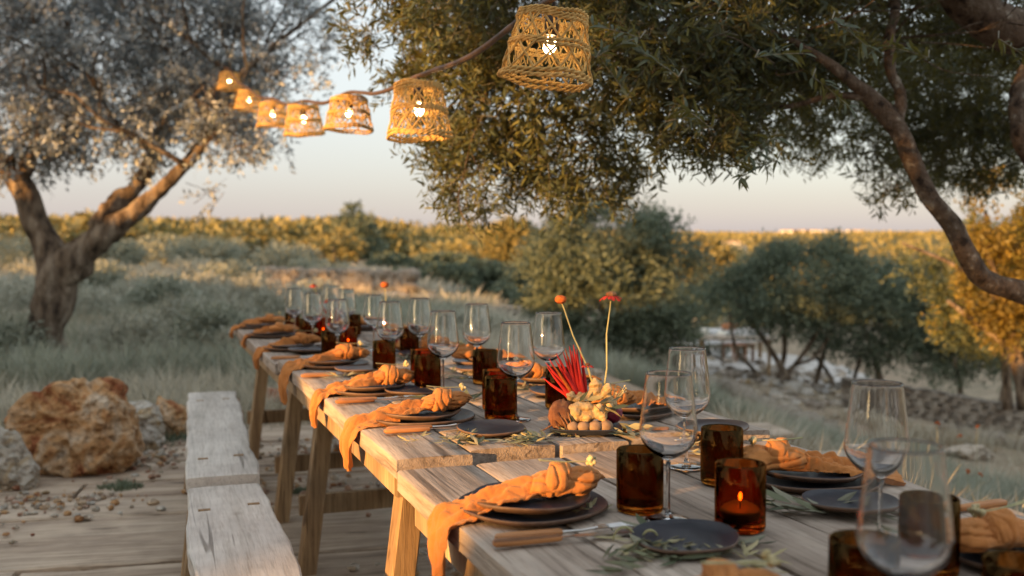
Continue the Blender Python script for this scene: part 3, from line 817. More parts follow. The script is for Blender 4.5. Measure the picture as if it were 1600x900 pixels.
# tree with the sun's gold put into its leaf colour, behind the bare branch
y = 9.7
b0 = T(1600, 600, 6); b0 = Vector((P(1585, 600, y).x, y, terrain(P(1585, 600, y).x, y)))
bush('holm_oak_tree', 'dark evergreen tree with leaves coloured sunlit gold behind the bare branch at right', 'tree', b0,
     [px_blob(1545, 335, y, 28, 58, None, 1.5), px_blob(1480, 478, y, 34, 40, None, 1.4), px_blob(1588, 500, y, 38, 36, None, 1.3), px_blob(1585, 420, y, 26, 40), px_blob(1630, 380, y + .3, 40, 90), px_blob(1640, 480, y, 50, 60)],
     1700, 9, 0.062, 0.027, 'leaf_sungold', 31, [stem_px(y, [(1600, 640, 12), (1590, 560, 10), (1570, 480, 8), (1545, 400, 5), (1540, 330, 3)]), stem_px(y, [(1585, 550, 6), (1520, 500, 4), (1480, 470, 3)]), stem_px(y, [(1570, 480, 6), (1500, 420, 4), (1410, 380, 2)])], holes=0.38, hs=2.4, tl=0.2)

y = 14.0  # dark leaf colour stands in for unlit foliage behind the gold
b0 = P(1560, 560, y); b0.z = terrain(b0.x, b0.y)
bush('evergreen_tree', 'evergreen tree with shade put into its dark leaf colour behind the golden leaves at right', 'tree', b0,
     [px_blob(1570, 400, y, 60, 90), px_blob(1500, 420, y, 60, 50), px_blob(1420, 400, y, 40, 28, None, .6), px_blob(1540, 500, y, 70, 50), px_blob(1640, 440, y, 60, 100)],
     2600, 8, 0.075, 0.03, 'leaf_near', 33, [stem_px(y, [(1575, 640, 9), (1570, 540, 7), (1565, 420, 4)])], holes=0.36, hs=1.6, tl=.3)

# big shrub in the middle
y = 17.0
b0 = P(950, 560, y); b0.z = terrain(b0.x, b0.y)
bush('olive_shrub', 'large rounded grey green bush in the middle behind the table', 'bush', b0,
     [px_blob(940, 395, y, 105, 62), px_blob(1010, 395, y, 70, 50), px_blob(880, 430, y, 60, 60), px_blob(950, 470, y, 120, 70), px_blob(1040, 450, y, 60, 70), px_blob(900, 520, y, 80, 50), px_blob(1010, 530, y, 80, 50), px_blob(960, 345, y, 55, 18), px_blob(895, 350, y, 40, 18, None, .7)],
     7000, 8, 0.085, 0.030, 'leaf_bush', 41, [stem_px(y, [(870, 590, 5), (880, 540, 4), (900, 480, 3)]), stem_px(y, [(960, 590, 6), (950, 520, 5), (930, 430, 3)]), stem_px(y, [(1010, 590, 5), (1020, 520, 4), (1040, 440, 3)])], holes=0.42, hs=1.6, tl=0.42, shell=.35)
# right hand olives with visible bare stems
def multi(name, label, cx, cy, y, rx, ry, stems, seed, n=2600, mat='leaf_bush'):
    b = P(stems[0][0][0], stems[0][0][1], y); b.z = terrain(b.x, b.y)
    bl = [px_blob(cx, cy, y, rx * .8, ry * .8), px_blob(cx - rx * .5, cy + ry * .2, y, rx * .5, ry * .55), px_blob(cx + rx * .5, cy + ry * .15, y, rx * .5, ry * .6), px_blob(cx + rx * .15, cy - ry * .5, y, rx * .45, ry * .4), px_blob(cx - rx * .3, cy - ry * .4, y, rx * .4, ry * .4), px_blob(cx + rx * .7, cy - ry * .15, y + .5, rx * .4, ry * .4), px_blob(cx - rx * .8, cy + ry * .1, y - .4, rx * .3, ry * .35), px_blob(cx + rx * .4, cy - ry * .75, y, rx * .22, ry * .25, None, .7), px_blob(cx - rx * .15, cy - ry * .85, y, rx * .2, ry * .22, None, .7)]
    st = []
    for s in stems:
        pts = stem_px(y, s); p0 = Vector(pts[0][0]); 
        pts = [(tuple((p0.x, p0.y, terrain(p0.x, p0.y) - 0.05)), pts[0][1] * 1.2)] + pts
        st.append(pts)
    return bush(name, label, 'tree', b, bl, n, 8, 0.085, 0.032, mat, seed, st, holes=0.45, hs=1.5, tl=0.40, shell=.3)
multi('olive_tree', 'spreading olive with fan of bare pale stems beside the white gravel path', 1255, 452, 19.5, 150, 72,
      [[(1262, 628, 6), (1225, 580, 5), (1200, 540, 4), (1150, 470, 3)], [(1205, 612, 5), (1225, 560, 4), (1225, 500, 4), (1230, 440, 3)], [(1205, 612, 5), (1175, 575, 3), (1150, 545, 3), (1140, 490, 2)], [(1205, 612, 5), (1250, 560, 4), (1285, 505, 3), (1310, 450, 3)], [(1213, 615, 4), (1235, 575, 3), (1270, 560, 3), (1300, 520, 2)]], 51, 4000)
multi('olive_tree', 'dense olive with dark hollow and thin stems right of the fan-stemmed one', 1390, 500, 20.5, 120, 85,
      [[(1375, 610, 6), (1372, 580, 5), (1360, 540, 4), (1340, 490, 3)], [(1270, 632, 5), (1275, 600, 4), (1285, 560, 4), (1300, 500, 3)], [(1330, 620, 3), (1335, 590, 3), (1350, 545, 3)], [(1305, 625, 4), (1298, 590, 3), (1270, 550, 3)]], 52, 3600)
multi('olive_tree', 'low dark olive thicket at the far right below the golden leaves', 1530, 548, 20, 120, 50,
      [[(1500, 640, 5), (1500, 600, 4), (1490, 560, 3)], [(1560, 650, 5), (1570, 600, 4), (1585, 550, 3)]], 53, 2600)
multi('olive_tree', 'shadowy olive between the big bush and the fan-stemmed tree', 1110, 500, 26, 80, 62,
      [[(1110, 570, 4), (1105, 540, 3), (1095, 500, 2)]], 54, 1800)
multi('olive_tree', 'small round grey olive top peeping left of the white far house', 1155, 415, 40, 50, 30, [[(1155, 500, 2), (1155, 440, 2)]], 55, 900)
# golden lit shrubs behind
for i, (px, py, yy, rx, ry, lab) in enumerate([(1095, 420, 34, 45, 40, 'golden sunlit bush glowing behind the big rounded bush'), (800, 385, 36, 32, 35, 'tall golden sunlit bush just left of the big rounded bush')]):
    b = P(px, py + ry, yy); b.z = terrain(b.x, b.y)
    bush('wild_bush', lab, 'bush', b, [px_blob(px, py, yy, rx, ry), px_blob(px - rx * .4, py + ry * .5, yy, rx * .7, ry * .6)], 1400, 7, 0.18, 0.07, 'leaf_pine', 60 + i, holes=0.3, hs=.8, tl=.4)
# dark scrub row in the middle distance
scr = [(655, 435, 30, 34, 18), (700, 440, 30, 40, 17), (752, 436, 31, 40, 18), (800, 444, 28, 36, 20), (690, 412, 55, 50, 9), (838, 480, 24, 28, 22), (765, 468, 25, 34, 13), (620, 412, 50, 36, 9)]
for i, (px, py, yy, rx, ry) in enumerate(scr):
    b = P(px, py + ry, yy); b.z = terrain(b.x, b.y)
    bush('scrub_bush', ['dark scrub bush touching the end of the pale stone wall', 'second dark scrub bush right of the pale stone wall', 'broad dark scrub bush above the pale boulders', 'dark scrub bush beside the crooked bare stem',
                        'long low green thicket at the foot of the golden wood', 'grey green bush at the left foot of the big rounded bush', 'low pale scrub bush behind the rocky bank', 'far low bush over the middle of the stone wall'][i], 'bush', b,
         [px_blob(px, py, yy, rx, ry), px_blob(px - rx * .5, py + ry * .4, yy, rx * .6, ry * .7), px_blob(px + rx * .4, py + ry * .3, yy, rx * .6, ry * .7)], 900, 7, 0.004 * yy + 0.03, 0.002 * yy, 'leaf_bush', 70 + i, holes=0.3, hs=.8, tl=.3, group='scrub bushes in the middle distance')
# crooked bare stem
mb = MB(); b = T(800, 478, 12); b.z = terrain(b.x, b.y)
yy = b.y
limbs(mb, [(tuple(P(x_, y_, yy) - b), r_ * yy / F) for x_, y_, r_ in ((815, 485, 4), (803, 474, 4), (793, 460, 4.5), (794, 442, 4), (798, 425, 3))], 8, 0.3)
mb.build('bare_stem', M['bark'], None, tuple(b), label='crooked pale bare tree stem standing among the dark scrub', category='dead tree')

# lone pine standing above the wood + nearest pines as individuals, the rest as stuff
def pine_mesh(seed, n=150):
    rs = np.random.RandomState(seed)
    B = [((0, 0, 2.6), (1.6, 1.6, 1.3)), ((0.6, 0.2, 3.4), (1.1, 1.1, 0.9)), ((-0.7, -0.1, 2.9), (1.1, 1.1, 0.9)), ((0.1, -.5, 1.7), (1.5, 1.5, 1.0))]
    pos, d = sample_blobs(B, n, seed, 0.7, 0.25, 1.0)
    return leaf_mesh('pine_crown', pos, d * .8 + rs.randn(*d.shape) * .4, M['leaf_pine'], 9, 0.34, 0.17, seed, 0.6, 0.9, 0.05, False)
pmeshes = [pine_mesh(s, 240) for s in (1, 2, 3, 4)]
ptr = MB().tube([(0, 0, -0.3), (0.05, 0, 1.2), (0, 0.05, 2.6)], [0.16, 0.12, 0.06], 6).mesh('trunk', M['bark'])
rs = random.Random(77)
pines = []
spots = []
for i in range(60):
    ang = R(rs.uniform(-28, 3)) if i % 3 else R(-28 + i * .5)
    rr = 56 + 80 * rs.random() ** 1.5
    spots.append((rr * math.sin(ang), rr * math.cos(ang)))
words = ['round', 'lopsided', 'broad', 'tall']
for i, (x, y_) in enumerate(spots):
    t = thing('pine_tree', 'golden lit pine in the front edge of the far wood behind the field', 'tree', (x, y_, terrain(x, y_)), rs.uniform(0, 6), 'pines along the front edge of the far wood')
    link('trunk', ptr, t); link('crown', pmeshes[i % 4], t)
    s = rs.uniform(.6, 1.25); t.scale = (s, s, s * rs.uniform(.45, .62))
x, y_ = P(555, 380, 62).x, 62
t = thing('pine_tree', 'dark grey green pine standing taller than the far wood above the table end', 'tree', (x, y_, terrain(x, y_)))
ctr = Vector((0, 0, 0))
pp, dd_ = sample_blobs([((0, 0, 2.4), (1.5, 1.4, 1.2)), ((0.1, 0, 3.5), (.9, .9, .8)), ((-.2, 0, 4.1), (.45, .45, .4)), ((1.0, 0, 2.0), (.9, .9, .8))], 500, 5, .5, .25, 1)
t.scale = (.85, .85, .85)
link('crown', leaf_mesh('lone_pine', pp, dd_, M['leaf_bush'], 6, 0.34, 0.14, 8, 0.5, .9, .05, False), t, kind='stuff'); link('trunk', ptr, t)
# the wood behind
def wood_stuff():
    rs = np.random.RandomState(5)
    pos = []; dirs = []; tb = []
    k = 0
    while k < 2000:
        ang = rs.uniform(R(-31), R(9)); r = 85 + 330 * rs.rand() ** 1.3
        x, y = r * math.sin(ang), r * math.cos(ang); g = terrain(x, y); k += 1
        m = 56 if r < 170 else 26
        h = rs.uniform(1.0, 2.5) * (1 + r / 500); wd = rs.uniform(1.3, 2.5) * (1 + r / 500)
        d = rs.randn(m, 3); d /= np.linalg.norm(d, axis=1, keepdims=True)
        p = d * np.array([wd, wd, h * .55]) * rs.uniform(.7, 1, (m, 1)) + np.array([x, y, g + h * .5])
        pos.append(p); dirs.append(d + rs.randn(m, 3) * .3); tb += [rs.rand() ** 1.6] * m
    pos = np.concatenate(pos); dirs = np.concatenate(dirs)
    link('pine_wood', leaf_mesh('pine_wood', pos, dirs, M['leaf_pine'], 3, 0.75, 0.48, 9, 0.7, .9, 0.05, False, np.array(tb)), kind='stuff', label='golden lit pine wood covering the far plain', category='wood')
wood_stuff()
def hill_scrub():
    rs = np.random.RandomState(15)
    pos = []; dirs = []
    n = 5200
    ang = rs.uniform(R(-2), R(33), n); r = 110 + 720 * rs.rand(n) ** 0.8
    for a, q in zip(ang, r):
        x, y = q * math.sin(a), q * math.cos(a); g = terrain(x, y)
        s = rs.uniform(.8, 1.8)
        d = rs.randn(6, 3); d /= np.linalg.norm(d, axis=1, keepdims=True); d[:, 2] = abs(d[:, 2])
        pos.append(d * np.array([1.3, 1.3, 1.0]) * s + np.array([x, y, g + .3])); dirs.append(d)
    link('hill_scrub', leaf_mesh('hill_scrub', np.concatenate(pos), np.concatenate(dirs), M['leaf_pine'], 2, 1.5, 1.1, 19, .8, .9, .05, False), kind='stuff', label='low golden scrub covering the far hillside on the right', category='scrub')
hill_scrub()

# low shrubs in the field on the left
for i, (px, py, yy, rx, ry) in enumerate([(315, 400, 44, 42, 12), (395, 402, 48, 46, 10), (250, 396, 50, 40, 9), (180, 402, 42, 30, 10), (450, 410, 44, 40, 9), (255, 468, 15, 30, 14), (360, 440, 22, 34, 10), (10, 545, 9, 36, 34), (330, 520, 9.5, 26, 22), (150, 440, 20, 30, 10), (500, 428, 30, 30, 8), (20, 398, 38, 50, 12)]):
    b = P(px, py + ry, yy); b.z = terrain(b.x, b.y)
    bush('field_shrub', ['low grey green mound of scrub up and left of the pale field wall', 'wide flat scrub mound just above the left end of the field wall', 'flat scrub between the left tree and the golden wood', 'scrub seen through the fork of the left tree', 'flat scrub hummock over the left half of the field wall', 'dark little shrub in the middle of the silvery field', 'low shrub in front of the left end of the field wall', 'dark bushy clump left of the big tree trunk', 'rounded shrub in the near field between trunk and table', 'low shrub right behind the left tree trunk', 'low scrub right above the field wall top', 'far scrub at the left edge of the picture'][i], 'bush', b,
         [px_blob(px, py, yy, rx, ry), px_blob(px - rx * .6, py + ry * .4, yy, rx * .5, ry * .6), px_blob(px + rx * .5, py + ry * .3, yy, rx * .6, ry * .7)], 500, 7, 0.003 * yy + 0.03, 0.0014 * yy + .004, 'lavender', 120 + i, holes=0.3, hs=.8, tl=.015 * yy + .1, group='grey green shrubs scattered in the field')

near_shrubs = [(205, 535, 9.6, 60, 36), (290, 505, 11.5, 60, 34), (372, 512, 10.8, 52, 36), (440, 482, 13.5, 50, 28), (225, 462, 16, 64, 22), (318, 456, 18, 60, 20), (405, 462, 16.5, 54, 22), (125, 482, 14, 60, 28), (25, 462, 15, 60, 26), (490, 462, 17, 44, 18), (160, 430, 26, 60, 15), (285, 424, 28, 60, 14), (60, 428, 26, 50, 16), (350, 550, 9.0, 40, 26), (700, 520, 12.5, 50, 22), (770, 530, 12, 40, 20)]
for i, (px, py, yy, rx, ry) in enumerate(near_shrubs):
    b = P(px, py + ry, yy); b.z = terrain(b.x, b.y)
    top = P(px, py - ry, yy).z; cz = (top + b.z) / 2; hz = max(.12, (top - b.z) / 2); rr_ = rx * yy / F
    bl = [((b.x + ox * rr_, b.y + oy * rr_, b.z + hz * k_), (rr_ * q_, rr_ * q_, hz * k_)) for ox, oy, q_, k_ in ((0, 0, .75, 1.0), (-.6, .2, .5, .8), (.55, -.1, .55, .85), (.1, .6, .5, .9))]
    bush('silvery_shrub', {14: 'rounded silvery shrub on the slope behind the middle wine glasses', 15: 'rounded silvery shrub just left of the foot of the big bush'}.get(i, 'rounded silvery grey green shrub in the field left of the tables'), 'bush', b, bl, 620, 8, .0022 * yy + .030, .0009 * yy + .004, 'silver_shrub', 150 + i, holes=0.3, hs=1.6, tl=.006 * yy + .10, up=.9, shell=.4, group='rounded silvery shrubs in the field')

# off-frame trees on the sun side (they shade the crowns and the terrace, as in the photograph)
def shade_tree(base, crown_h0, crown_h1, rad, label, seed, n=3600):
    b = Vector((base[0], base[1], terrain(*base)))
    zc = (crown_h0 + crown_h1) / 2; hz = (crown_h1 - crown_h0) / 2
    bl = [((b.x, b.y, zc), (rad, rad, hz)), ((b.x + SH.y * rad * .55, b.y - SH.x * rad * .55, zc + .1), (rad * .7, rad * .7, hz)), ((b.x - SH.y * rad * .55, b.y + SH.x * rad * .55, zc), (rad * .7, rad * .7, hz * .95))]
    st = [[((b.x, b.y, b.z - .1), .2), ((b.x + .1, b.y, b.z + 1), .16), ((b.x, b.y + .1, zc), .08)]]
    bush('olive_tree', label, 'tree', b, bl, n, 9, 0.12, 0.045, 'leaf_bush', seed, st, holes=0.1, hs=1.2, tl=0.3, shell=0.3)
def sp(s, p):   # s along the sunlight (towards the scene), p across it
    return (-SH.x * s + -SH.y * p, -SH.y * s + SH.x * p)
for i, (s, p, h0, h1, rad) in enumerate([(-5.3, -9.9, 3.4, 7.4, 1.75), (-5.6, -14.6, 3.3, 4.7, 1.7), (-5.0, -0.45, 1.72, 7.0, 2.25), (-6.5, 3.6, 2.3, 6.0, 2.0), (-7.0, -18.5, 2.7, 4.4, 2.4), (-7.5, -24, 2.6, 4.3, 2.8), (-7.5, -30, 2.6, 4.3, 2.8), (-7.5, -36.5, 2.6, 4.6, 3.0), (-7.5, -43, 2.6, 5, 3.0)]):
    shade_tree(sp(s, p), h0, h1, rad, ['olive tree on the bank outside the left edge of the frame', 'second olive tree on the bank outside the frame', 'olive tree behind the camera beside the bank', 'further olive tree behind the camera', 'third olive tree on the bank far left outside the frame', 'fourth olive of the row on the bank outside the frame', 'fifth olive of the row on the bank outside the frame', 'sixth olive of the row on the bank outside the frame', 'last olive of the row on the bank outside the frame'][i], 90 + i, 6500 if i in (2, 3) else (3600 if i < 4 else 2000))

# ------------------------------------------------------------------ grass field
def blades(name, centres, per, hmin, hmax, wd, spread, mat, seed, label, cat='grass'):
    rs = np.random.RandomState(seed)
    n = len(centres)
    c = np.repeat(centres, per, axis=0)
    a = rs.uniform(0, 2 * np.pi, n * per); rr = spread * np.sqrt(rs.rand(n * per))
    x = c[:, 0] + np.cos(a) * rr; y = c[:, 1] + np.sin(a) * rr
    z = c[:, 2]
    h = rs.uniform(hmin, hmax, n * per) * np.repeat(rs.uniform(.65, 1.2, n), per) * (1 - 0.45 * (rr / spread) ** 2)
    lean = (rr / spread) * 0.65 + 0.15
    dx = np.cos(a) * lean * h + rs.randn(n * per) * h * .15; dy = np.sin(a) * lean * h + rs.randn(n * per) * h * .15
    b = rs.uniform(0, np.pi, n * per); wx = np.cos(b) * wd; wy = np.sin(b) * wd
    base = np.stack([x, y, z], 1)
    w3 = np.stack([wx, wy, 0 * wx], 1)
    mid = base + np.stack([dx * .35, dy * .35, h * .6], 1)
    tip = base + np.stack([dx, dy, h], 1)
    v = np.stack([base - w3 * .5, base + w3 * .5, mid + w3 * .5, tip, mid - w3 * .5], 1).reshape(-1, 3)
    i = np.arange(n * per) * 5
    f = np.concatenate([np.stack([i, i + 1, i + 2, i + 4], 1), np.stack([i + 4, i + 2, i + 3, i + 3], 1)])
    f1 = np.stack([i, i + 1, i + 2, i + 4], 1)
    tri = np.stack([i + 4, i + 2, i + 3], 1)
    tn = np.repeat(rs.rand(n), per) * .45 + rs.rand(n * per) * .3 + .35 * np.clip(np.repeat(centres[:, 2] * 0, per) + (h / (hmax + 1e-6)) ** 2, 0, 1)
    # two meshes types are joined: keep everything as triangles
    f = np.concatenate([f1[:, [0, 1, 2]], f1[:, [0, 2, 3]], tri])
    me = np_mesh(name, v, f, mat, tone=np.concatenate([tn, tn, tn]))
    return link(name, me, kind='stuff', label=label, category=cat)
def scatter(n, f, seed):
    rs = random.Random(seed); out = []
    tries = 0
    while len(out) < n and tries < n * 20:
        tries += 1
        p = f(rs)
        if p is not None: out.append((p[0], p[1], terrain(p[0], p[1]) - 0.02))
    return np.array(out)
def left_field(lo, hi):
    def f(rs):
        y = lo + (hi - lo) * rs.random()
        x = rs.uniform(-.62 * y - .3, 0.12 * y - 1.2)
        q = Vector((x, y, 0)); u, v = UV(q)
        if u < 6.55 + 0.35 * noise.noise(Vector((x * .8, y * .8, 0))) and x > -4.2: return None
        if x + .15 * y > 2.2: return None
        if 15.5 < y < 25 and -7.5 < x < -1.2: return None
        if noise.noise(Vector((x * .45, y * .45, 4))) < -0.42: return None
        return (x, y)
    return f
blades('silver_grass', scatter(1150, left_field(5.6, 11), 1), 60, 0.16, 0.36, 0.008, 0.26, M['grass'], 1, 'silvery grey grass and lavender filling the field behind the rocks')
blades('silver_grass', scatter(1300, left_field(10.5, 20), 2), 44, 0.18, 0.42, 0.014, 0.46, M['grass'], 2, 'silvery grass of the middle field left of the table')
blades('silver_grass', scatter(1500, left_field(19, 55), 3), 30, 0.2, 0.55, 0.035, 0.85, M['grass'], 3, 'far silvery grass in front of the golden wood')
def clump(rs):
    y = rs.uniform(6.6, 19); x = rs.uniform(-.6 * y, .05 * y - 1.3)
    if UV(Vector((x, y, 0)))[0] < 7.2 and x > -4.4: return None
    if noise.noise(Vector((x * .5, y * .5, 44))) < -.05: return None
    return (x, y)
blades('lavender_clumps', scatter(420, clump, 21), 150, 0.26, 0.52, 0.011, 0.40, M['lavender'], 21, 'greener rounded lavender clumps rising from the silvery field', 'lavender')
def dgl(rs):
    y = rs.uniform(6.4, 24); x = rs.uniform(-.62 * y, -.05 * y - .6)
    if noise.noise(Vector((x * .3, y * .3, 14))) < 0.08: return None
    if UV(Vector((x, y, 0)))[0] < 6.9 and x > -4: return None
    return (x, y)
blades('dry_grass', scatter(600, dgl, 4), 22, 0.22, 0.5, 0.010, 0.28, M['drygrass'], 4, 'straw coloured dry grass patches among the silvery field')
# green tufts at left edge near rocks, weeds on planks
def tuft(px, py, n, r, h, seed, label, mat='lavender', per=30, z=None):
    c = G(px, py) if z is None else T(px, py, 1.5)
    rs = random.Random(seed)
    pts = []
    for i in range(n):
        a = rs.uniform(0, 6.28); q = r * math.sqrt(rs.random())
        x, y = c.x + math.cos(a) * q, c.y + math.sin(a) * q * .6
        pts.append((x, y, terrain(x, y) + (0.03 if c.y < 7 and abs(x) < 2.6 else 0)))
    o = blades('weed_tuft', np.array(pts), per, h * .5, h, 0.006, h * .8, M[mat], seed, label, 'weeds')
    return o
tuft(190, 772, 12, 0.10, 0.045, 5, 'small dark green weed growing between the planks left of the bench', 'leaf_bush')
tuft(20, 590, 30, 0.75, 0.42, 6, 'dark green leafy clump at the left edge behind the rocks', 'leaf_bush', 60)
tuft(230, 700, 14, 0.35, 0.10, 7, 'dark low weeds at the foot of the ochre boulders', 'leaf_bush')
tuft(395, 655, 14, 0.22, 0.16, 8, 'green weeds growing beyond the far bench end', 'leaf_bush')
tuft(105, 585, 16, .35, .30, 9, 'dry straw stalks at the foot of the left tree trunk', 'drygrass')
tuft(490, 780, 6, .12, .05, 10, 'tiny weed on the planks below the tables', 'leaf_bush')

# ------------------------------------------------------------------ right side: lavender, meadow, path, walls, patio
def right_edge(rs):
    t = rs.random()
    x = 1.2 + 2.9 * t + rs.uniform(-.5, .6) + (1 - rs.random() ** 2) * .6; y = 13.5 - 4.5 * t + rs.uniform(-2.2, 1.6)
    if noise.noise(Vector((x * .9, y * .9, 31))) < -.12: return None
    return (x, y)
blades('lavender_row', scatter(330, right_edge, 11), 90, 0.22, 0.42, 0.010, 0.26, M['lavender'], 11, 'grey green lavender growing along the right side of the tables', 'lavender')
def meadow(rs):
    y = rs.uniform(3.5, 15); x = rs.uniform(.22 * y, .62 * y)
    if UV(Vector((x, y, 0)))[1] < 2.4: return None
    if noise.noise(Vector((x * .7, y * .7, 8))) < -0.02: return None
    return (x, y)
blades('meadow_grass', scatter(330, meadow, 12), 40, 0.12, 0.42, 0.007, 0.26, M['grass'], 12, 'thin wispy meadow grass on the slope right of the tables')
blades('dry_grass', scatter(520, meadow, 13), 26, 0.08, 0.30, 0.007, 0.24, M['drygrass'], 13, 'dry straw grass on the slope right of the tables')
# orange wild flowers: stalk + head
fm = MB().tube([(0, 0, 0), (0.01, 0, .2), (0.0, 0.01, .42)], [0.003, 0.002, 0.0015], 5).mesh('stalk', M['stemg'])
fh = MB().ball((0, 0, .42), (0.02, 0.02, 0.012), 8, 5, None, .3).ball((0.02, 0.01, .40), (0.013, 0.013, 0.01), 6, 4).ball((-.015, 0.01, .41), (0.013, 0.013, 0.01), 6, 4).mesh('head', M['orangeflower'])
for i, (px, py) in enumerate([(1465, 660), (1528, 665), (1500, 680), (1512, 735), (1531, 740)]):
    c = P(px, py, 5.4 + (i % 3) * .4)
    zz = terrain(c.x, c.y); h = max(.2, (c.z - zz)) / .42
    t = thing('wild_flower', ['uppermost orange wild flower in the meadow, left of the others', 'orange wild flower in front of the dry stone wall', 'orange wild flower nearest to the pale stone row', 'low orange wild flower above the white flat rock', 'lowest orange wild flower at the right of the meadow'][i], 'flower', (c.x, c.y, zz), i * 1.3, 'orange wild flowers in the meadow')
    st_ = link('stalk', fm, t); st_.scale = (.6, .6, h); hd_ = link('head', fh, t, (0, 0, .42 * h - .42 * .55)); hd_.scale = (.55, .55, .55)

def draped(name, poly_px, mat, off, n=24):
    """sheet over the terrain bounded by two pixel polylines (far, near)"""
    far, near = poly_px
    vs = []; fs = []
    m = 10
    for i in range(n + 1):
        t = i / n
        def lerp(pl):
            k = t * (len(pl) - 1); j = min(int(k), len(pl) - 2); a = k - j
            return (pl[j][0] * (1 - a) + pl[j + 1][0] * a, pl[j][1] * (1 - a) + pl[j + 1][1] * a)
        A = T(*lerp(far), 6); B_ = T(*lerp(near), 6)
        B_ = B_.lerp(A, .12 + .16 * noise.noise(Vector((i * .55, 3, 1)))); A = A.lerp(B_, .1 * noise.noise(Vector((i * .6, 9, 1))))
        for j in range(m + 1):
            q = A.lerp(B_, j / m)
            vs.append((q.x, q.y, terrain(q.x, q.y) + off))
    for i in range(n):
        for j in range(m):
            a = i * (m + 1) + j; fs.append((a, a + 1, a + m + 2, a + m + 1))
    mb = MB(); mb.add(vs, fs)
    o = mb.build(name, mat, None, angle=180); o['kind'] = 'structure'
    return o
draped('gravel_path', ([(1085, 545), (1180, 548), (1290, 565), (1360, 590)], [(1085, 590), (1150, 605), (1270, 622), (1370, 625)]), M['white_gravel'], 0.02)

def gravel_place(rs):
    t = rs.rand()
    px = 1090 + 280 * rs.rand(); py = 560 + 60 * rs.rand() + .12 * (px - 1090)
    q = T(px, py, 8); return (q.x + rs.randn() * .3, q.y + rs.randn() * .8, q.z)
link('gravel_stones', stones_mesh('gravel_stones', 420, gravel_place, 0.04, 0.16, [M['rock_pale'], M['wall_stone'], M['rock_grey']], 8), kind='stuff',
     label='loose pale stones strewn along the gravel path below the olives', category='stones')
def rock_mesh(name, seed, mat, dims, sub=4, rough=0.28, cuts=9, detail=0.10):
    import bmesh
    bm = bmesh.new()
    bmesh.ops.create_icosphere(bm, subdivisions=sub, radius=1)
    rs = random.Random(seed)
    planes = [(Vector((rs.gauss(0, 1), rs.gauss(0, 1), rs.gauss(0, .8))).normalized(), rs.uniform(.55, .9)) for _ in range(cuts)]
    for v in bm.verts:
        d = v.co.normalized()
        r = 1.0 + rough * noise.noise(d * 1.6 + Vector((seed, 0, 0)))
        p = d * r
        for n_, o_ in planes:
            k = p.dot(n_)
            if k > o_: p -= n_ * (k - o_) * 0.95
        f = noise.fractal(p * 3.2 + Vector((seed * 2.1, 0, 0)), 0.9, 2.1, 5)
        pit = max(0, noise.noise(p * 5.5 + Vector((0, seed, 0))) - 0.18)
        p += d * (detail * f - pit * detail * 2.6)
        v.co = Vector((p.x * dims[0], p.y * dims[1], p.z * dims[2]))
    me = bpy.data.meshes.new(name); bm.to_mesh(me); bm.free()
    me.materials.append(mat)
    me.polygons.foreach_set('use_smooth', [True] * len(me.polygons))
    me.update()
    return me
def rock(px, py_base, y, wpx, hpx, mat, seed, label, depth=None, tilt=0.0, sub=5, det=0.12, group=None):
    k = y / F
    c = P(px, py_base - hpx / 2, y); zz = terrain(c.x, c.y)
    hz = max(hpx / 2 * k, 0.02)
    d = (wpx / 2 * k, (depth or wpx * .4) * k, hz)
    me = rock_mesh('rock', seed, mat, d, sub, detail=det)
    o = link('boulder', me, None, (c.x, c.y, zz + hz * .82), (0, tilt, random.uniform(0, .3)), label=label, category='rock')
    if group: o['group'] = group
    return o
rock(112, 745, 5.1, 225, 168, M['rock_orange'], 3, 'large jagged ochre boulder, biggest of the rocks left of the bench', tilt=-.22, sub=6, det=.085)
rock(218, 690, 5.7, 100, 100, M['rock_grey'], 5, 'pitted grey limestone rock behind the large ochre boulder', tilt=.15, sub=5, det=.12)
rock(270, 684, 6.0, 70, 84, M['rock_orange'], 8, 'brown ochre rock hard against the left side of the far bench', sub=5)
rock(12, 786, 4.7, 100, 118, M['rock_grey'], 12, 'grey and yellow rock cut by the left edge of the picture', sub=5, det=.10)
rock(364, 650, 6.1, 34, 66, M['rock_red'], 15, 'small upright reddish rock right of the far bench end', tilt=.2, sub=4)
rock(432, 640, 6.9, 86, 52, M['rock_red'], 17, 'low reddish rock seen between the far table legs', sub=4)
rock(200, 630, 6.3, 80, 32, M['rock_grey'], 19, 'pale flat rock wedged above the ochre boulder', sub=4)
for i, (px, py, y, w_, h_, lab) in enumerate([(620, 478, 19, 120, 26, 'long pale boulder beyond the far end of the table'), (760, 500, 17, 130, 30, 'pale rocky ledge right of the long boulder'), (700, 492, 18, 90, 22, 'low pale rock between the two rocky ledges'),
                                               (820, 500, 16, 26, 14, 'small white stone at the foot of the big bush'), (1065, 560, 17, 30, 14, 'pale stone under the right side of the big bush'), (935, 590, 14, 26, 12, 'pale stone below the big bush behind the wine glasses'), (1010, 583, 15, 60, 12, 'flat pale stone right below the big bush')]):
    c = T(px, py - 2, 8); rock(px, py, c.y, w_, h_, M['rock_pale'], 30 + i, lab, sub=4)
